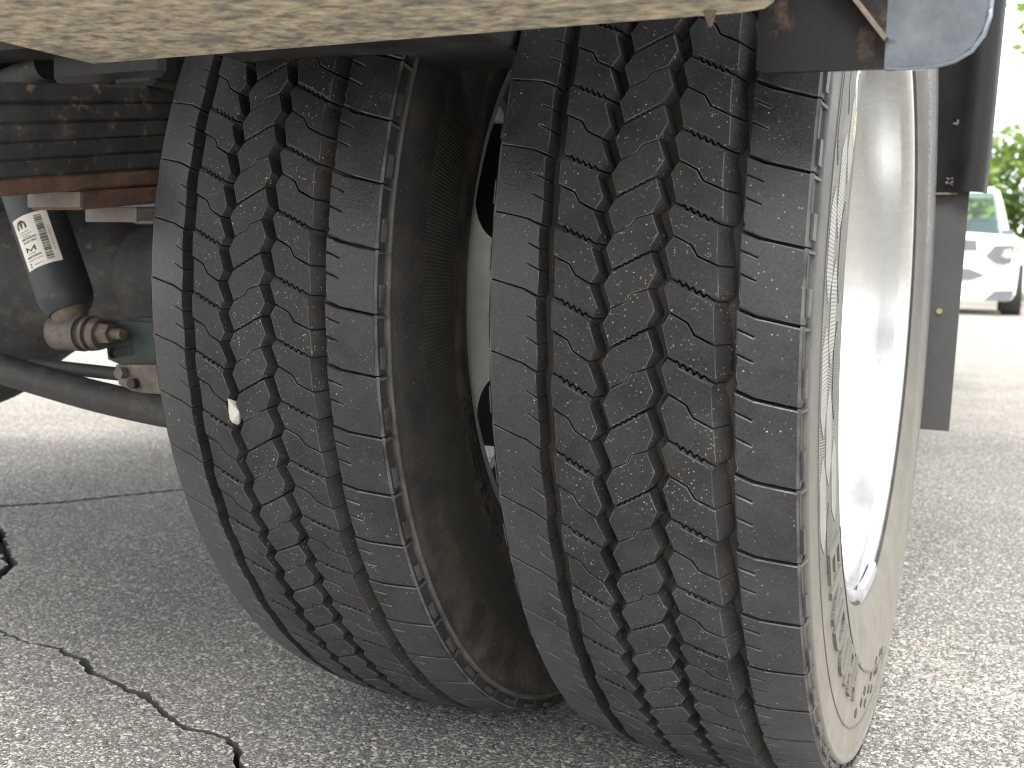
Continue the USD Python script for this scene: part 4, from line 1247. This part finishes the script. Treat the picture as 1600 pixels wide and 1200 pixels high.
mesh('web', bx((-0.60, -0.172, 0.338), (-0.53, -0.03, 0.35), 0.001), 'green_bracket_paint', mk)
mesh('link_rod', cyl((-0.724, -0.185, 0.2997), (-0.582, -0.185, 0.2962), 0.0068, n=16), 'rubber_bushing', truck, smooth=30)
yk = empty('link_end', (0.0061, 0.0049, 0.0037), parent=truck)
mesh('yoke', trimesh.convex.convex_hull(np.array([(x, y, z) for y in (-0.205, -0.17) for x, z in ((-0.600, 0.304), (-0.596, 0.285), (-0.575, 0.279), (-0.525, 0.279), (-0.515, 0.302), (-0.54, 0.307))])), 'worn_bushing_steel', yk)
mesh('stud', cyl((-0.574, -0.205, 0.2875), (-0.574, -0.212, 0.2875), 0.005, n=14), 'rubber_bushing', yk, smooth=30)
mesh('nut', cat([cyl((-0.588, -0.2052, 0.297), (-0.588, -0.214, 0.297), 0.006, n=6)]), 'worn_bushing_steel', yk)
bar = spline([(-1.15, -0.27, 0.362), (-0.95, -0.245, 0.326), (-0.766, -0.2, 0.290), (-0.70, -0.2, 0.2795), (-0.63, -0.2, 0.2700), (-0.55, -0.2, 0.2625), (-0.47, -0.2, 0.259), (-0.42, -0.19, 0.258)], 40)
moved(mesh('sway_bar', tube(bar, 0.0155, 24), 'sway_bar_paint', truck, smooth=40), (0.0066, 0.0048, 0.0042))

# frame, plus unseen pieces added to shade this space
mesh('frame_rail', cat([bx((-0.70, -0.52, 0.66), (-0.63, 6.0, 0.88), 0.004)]), 'chassis_paint', truck)
mesh('frame_rail', cat([bx((-1.49, -0.52, 0.66), (-1.42, 6.0, 0.88), 0.004)]), 'chassis_paint', truck)
mesh('rear_cross_member', bx((-1.55, -0.66, 0.70), (-0.34, -0.47, 0.95), 0.004), 'chassis_paint', truck)  # added out of view to darken the underside
mesh('cross_member', bx((-1.42, -0.30, 0.66), (-0.70, -0.16, 0.86), 0.004), 'chassis_paint', truck)
mesh('bed', bx((-1.50, -0.44, 0.96), (0.06, 0.45, 1.06), 0.004), 'chassis_paint', truck)  # unseen overhead deck, cut to suit the shade it casts
mesh('bed', bx((-1.50, 0.452, 0.96), (0.02, 4.2, 1.06), 0.004), 'chassis_paint', truck)
mesh('fuel_tank', bx((-2.15, 1.0, 0.405), (-0.45, 1.5, 0.82), 0.05), 'chassis_paint', truck)  # added dark box, blocks the bright background under the springs
mesh('spring_seat', bx((-0.60, -0.13, 0.40), (-0.53, 0.13, 0.462), 0.004), 'dirty_dark_steel', truck)
mesh('drive_shaft', cyl((-1.06, 0.1, 0.40), (-1.06, 3.5, 0.55), 0.06, n=20), 'dirty_dark_steel', truck, smooth=30)
mesh('spring_hanger', cat([bx((-0.75, -0.26, 0.60), (-0.60, -0.20, 0.67), 0.006), bx((-0.66, -0.215, 0.575), (-0.52, -0.19, 0.612), 0.006)]), 'chassis_paint', truck)
mesh('hanger_tube', cyl((-0.76, -0.2, 0.578), (-0.683, -0.2, 0.5945), 0.0125, n=20), 'dirty_dark_steel', truck, smooth=30)
mesh('bump_stop', bx((-0.585, -0.21, 0.569), (-0.535, -0.17, 0.588), 0.004), 'dirty_dark_steel', truck)
# left pair of rear wheels, far under the truck
for cx in (-1.85, -2.12):
    t = tag(mesh('tyre', lathe(SECTION, 90, cx)[:2], 'dusty_sidewall_rubber', truck, smooth=40, prim={'dust': np.full(91 * len(SECTION), 0.3)}), 'tyre on the far left side of the truck')

# --- pebble stuck in the inner tyre's tread
pb = trimesh.convex.convex_hull(np.random.default_rng(21).normal(size=(26, 3)) * [1, 0.8, 1])
pb.vertices = (pb.vertices - pb.bounds.mean(0)) / pb.extents * 2
pb = pb.subdivide()
pb.vertices = pb.vertices * (0.92 + 0.16 * meshkit.fbm(pb.vertices * 3.1 + 5))[:, None] * np.array([0.0054, 0.0050, 0.0092])
pb.apply_transform(trimesh.transformations.rotation_matrix(math.radians(17), [0, 1, 0]))
th = PIT * 1.97
pb.apply_translation((-0.2895, -0.4035 * math.cos(th), ZA - 0.4035 * math.sin(th)))
tag(mesh('pebble', pb, 'pebble_stone', smooth=24), 'pale pebble wedged in a groove of the inner tyre', 'pebble')

# ------------------------------------------------------------------ the white pickup in the background
pk = empty('pickup', (-0.88, 17.2, 0.0), 2.0)
tag(pk, 'white pickup parked facing the camera beyond the mud flap', 'pickup')


def slab(poly, y0, y1, nm, mt, parent=pk):
    """outline in (x, z), from y0 (front) to y1"""
    return mesh(nm, basis(extr(poly, y1 - y0), (1, 0, 0), (0, 0, 1), (0, 1, 0), (0, y0, 0)), mt, parent)


half = lambda pts: Polygon(pts + [(-x, z) for x, z in pts[::-1]]).buffer(0)
slab(half([(0, 0.22), (0.84, 0.24), (0.89, 0.34), (0.91, 0.62), (0.92, 0.84), (0.95, 1.02), (0.93, 1.14), (0.84, 1.21), (0, 1.27)]).buffer(-0.03).buffer(0.03), 0.0, 0.55, 'front_end', 'white_car_paint')
slab(half([(0, 0.3), (0.93, 0.901), (0.98, 0.92), (0.99, 1.1), (0.95, 1.19), (0, 1.26)]), 0.551, 5.2, 'body', 'white_car_paint')
slab(half([(0, 0.3), (0.90, 0.3), (0.93, 0.899), (0, 0.899)]), 1.35, 5.19, 'lower_body', 'white_car_paint')
slab(half([(0, 0.98), (0.32, 0.98), (0.30, 1.14), (0, 1.15)]), -0.02, 0.02, 'grille', 'grey_trim')
for s in (1, -1):
    slab(Polygon([(s * x, z) for x, z in ((0.44, 0.90), (0.56, 1.06), (0.84, 1.065), (0.80, 0.80), (0.70, 0.77), (0.58, 0.79))]), -0.03, 0.02, 'headlight', 'grey_trim')
    slab(Polygon([(s * x, z) for x, z in ((0.66, 0.90), (0.70, 1.0), (0.80, 1.02), (0.81, 0.88), (0.73, 0.86))]), -0.045, -0.029, 'headlight_lens', 'lamp_glass')
    slab(Polygon([(s * x, z) for x, z in ((0.86, 0.97), (0.86, 1.08), (0.90, 1.08), (0.90, 0.97))]), -0.02, 0.02, 'marker_lamp', 'amber_lens')
    slab(Polygon([(s * x, z) for x, z in ((0.0, 0.70), (0.22, 0.71), (0.46, 0.61), (0.26, 0.53), (0.0, 0.52))]), -0.02, 0.02, 'intake', 'grey_trim')
    slab(Polygon([(s * x, z) for x, z in ((0.44, 0.22), (0.60, 0.38), (0.86, 0.39), (0.86, 0.30), (0.80, 0.22))]), -0.02, 0.02, 'lower_grille', 'grey_trim')
    w = cyl((s * 0.72, 0.98, 0.40), (s * 1.0, 0.98, 0.40), 0.40, n=40)
    wh = mesh('tyre', w, 'car_tyre_rubber', pk, smooth=30)
    mesh('rim', cyl((s * 0.90, 0.98, 0.40), (s * 1.006, 0.98, 0.40), 0.25, n=24), 'alloy_rim', wh, smooth=30)
    w = cyl((s * 0.70, 4.3, 0.40), (s * 0.965, 4.3, 0.40), 0.40, n=40)
    wh = mesh('tyre', w, 'car_tyre_rubber', pk, smooth=30)
    mesh('rim', cyl((s * 0.90, 4.3, 0.40), (s * 0.972, 4.3, 0.40), 0.25, n=24), 'alloy_rim', wh, smooth=30)
    mesh('mirror', trimesh.convex.convex_hull(np.vstack([bx((s * 0.74 - 0.08, 1.2, 1.245), (s * 0.74 + 0.08, 1.28, 1.36)).vertices])), 'grey_trim', pk)
    # pillars
    mesh('windscreen_pillar', tube(np.array([(s * 0.74, 1.30, 1.22), (s * 0.60, 1.92, 1.84), (s * 0.54, 2.12, 2.03)]), [0.06, 0.05, 0.05], 10), 'white_car_paint', pk, smooth=40)
    mesh('rear_pillar', tube(np.array([(s * 0.78, 3.55, 1.18), (s * 0.57, 3.30, 2.02)]), [0.09, 0.07], 10), 'white_car_paint', pk, smooth=40)
    mesh('side_window', (np.array([(s * 0.76, 1.4, 1.2), (s * 0.57, 2.1, 2.0), (s * 0.57, 3.28, 2.0), (s * 0.80, 3.5, 1.2)]), np.array([[0, 1, 2], [0, 2, 3]])), 'car_glass', pk)
rf = trimesh.convex.convex_hull(np.array([(x, y, z) for x, z in ((-0.57, 2.02), (0.57, 2.02), (-0.50, 2.11), (0.50, 2.11)) for y in (2.08, 3.35)]))
mesh('roof', rf, 'white_car_paint', pk)
mesh('windscreen', (np.array([(-0.72, 1.32, 1.23), (0.72, 1.32, 1.23), (0.53, 2.1, 2.01), (-0.53, 2.1, 2.01)]), np.array([[0, 1, 2], [0, 2, 3]])), 'car_glass', pk)
mesh('dashboard', bx((-0.74, 1.5, 1.0), (0.74, 1.9, 1.24), 0.02), 'grey_trim', pk)
for s in (0.36, -0.36):
    mesh('seat', bx((s - 0.24, 2.5, 0.9), (s + 0.24, 2.68, 1.62), 0.05), 'grey_trim', pk)

# ------------------------------------------------------------------ far kerb, lawn and trees
k0 = mesh('kerb', bx((-60, 26.6, -0.05), (60, 26.85, 0.13), 0.02), 'kerb_concrete')
tag(k0, 'pale concrete kerb at the far edge of the lot', None, None, 'structure')
tag(mesh('paved_strip', bx((-60, 26.855, -0.05), (60, 28.0, 0.135)), 'brick_paving'), 'reddish brick strip behind the kerb', None, None, 'structure')
tag(mesh('lawn', bx((-90, 28.005, -0.05), (90, 95.0, 0.14)), 'lawn_grass'), 'green lawn beyond the kerb', None, None, 'structure')


def tree(x, y, h, r, seed, label, mt, cz=0.62, n=3600, leaf_=0.20):
    rg = np.random.default_rng(seed)
    t = tag(empty('tree', (x, y, 0.1)), label, 'tree', 'trees beyond the parking lot')
    tr = [tube(spline([(0, 0, -0.1), (0.1, 0.05, h * 0.3), (0.0, 0.1, h * 0.62), (0.05, 0, h * 0.86)], 10), np.linspace(h * 0.024, h * 0.006, 10), 10)]
    blobs = []
    for k in range(16):
        a, el = rg.uniform(0, 2 * np.pi), rg.uniform(-0.55, 1.0)
        c = np.array([math.cos(a) * r * 0.68 * math.sqrt(max(0.05, 1 - el * el * 0.7)), math.sin(a) * r * 0.68 * math.sqrt(max(0.05, 1 - el * el * 0.7)), h * cz + el * h * 0.30])
        blobs.append((c, rg.uniform(0.28, 0.48) * r))
        tr.append(tube(spline([(0.02, 0.05, h * rg.uniform(0.28, 0.5)), c * [0.5, 0.5, 0.92], c], 6), np.linspace(h * 0.010, h * 0.002, 6), 6))
    mesh('trunk', cat(tr), 'bark', t, smooth=40)
    V, F = [], []
    for i in range(n):
        c, br_ = blobs[rg.integers(len(blobs))]
        d_ = rg.normal(size=3)
        d_ /= np.linalg.norm(d_)
        p = c + d_ * br_ * rg.uniform(0.35, 1.05)
        q = rg.normal(size=3) * 0.6 + d_ * 0.6 + [0, 0, 0.5]
        q /= np.linalg.norm(q)
        a = np.cross(q, rg.normal(size=3)); a /= np.linalg.norm(a)
        b = np.cross(q, a)
        s = leaf_ * rg.uniform(0.6, 1.25)
        V += [p - a * s, p - b * s * 0.5, p + a * s, p + b * s * 0.5]
        F += [(4 * i, 4 * i + 1, 4 * i + 2), (4 * i, 4 * i + 2, 4 * i + 3)]
    mesh('crown', (np.array(V), np.array(F)), mt, t)


tree(-3.3, 37.0, 5.4, 2.5, 11, 'rounded light green tree just left of the pickup roof', 'leaf_yellow_green', 0.55)
tree(0.6, 40.0, 6.0, 3.0, 12, 'rounded green tree at the right edge above the pickup', 'leaf_green', 0.52)
tree(-6.5, 44.0, 6.0, 3.0, 13, 'rounded green tree farthest left, behind the mud flap', 'leaf_green', 0.55)
tree(1.35, 24.0, 9.6, 3.0, 14, 'tall tree whose leaves hang into the top right corner', 'leaf_yellow_green', 0.72, 3000, 0.14)
tree(4.5, 42.0, 7.0, 3.2, 15, 'rounded green tree farthest right beyond the lot', 'leaf_yellow_green', 0.55)
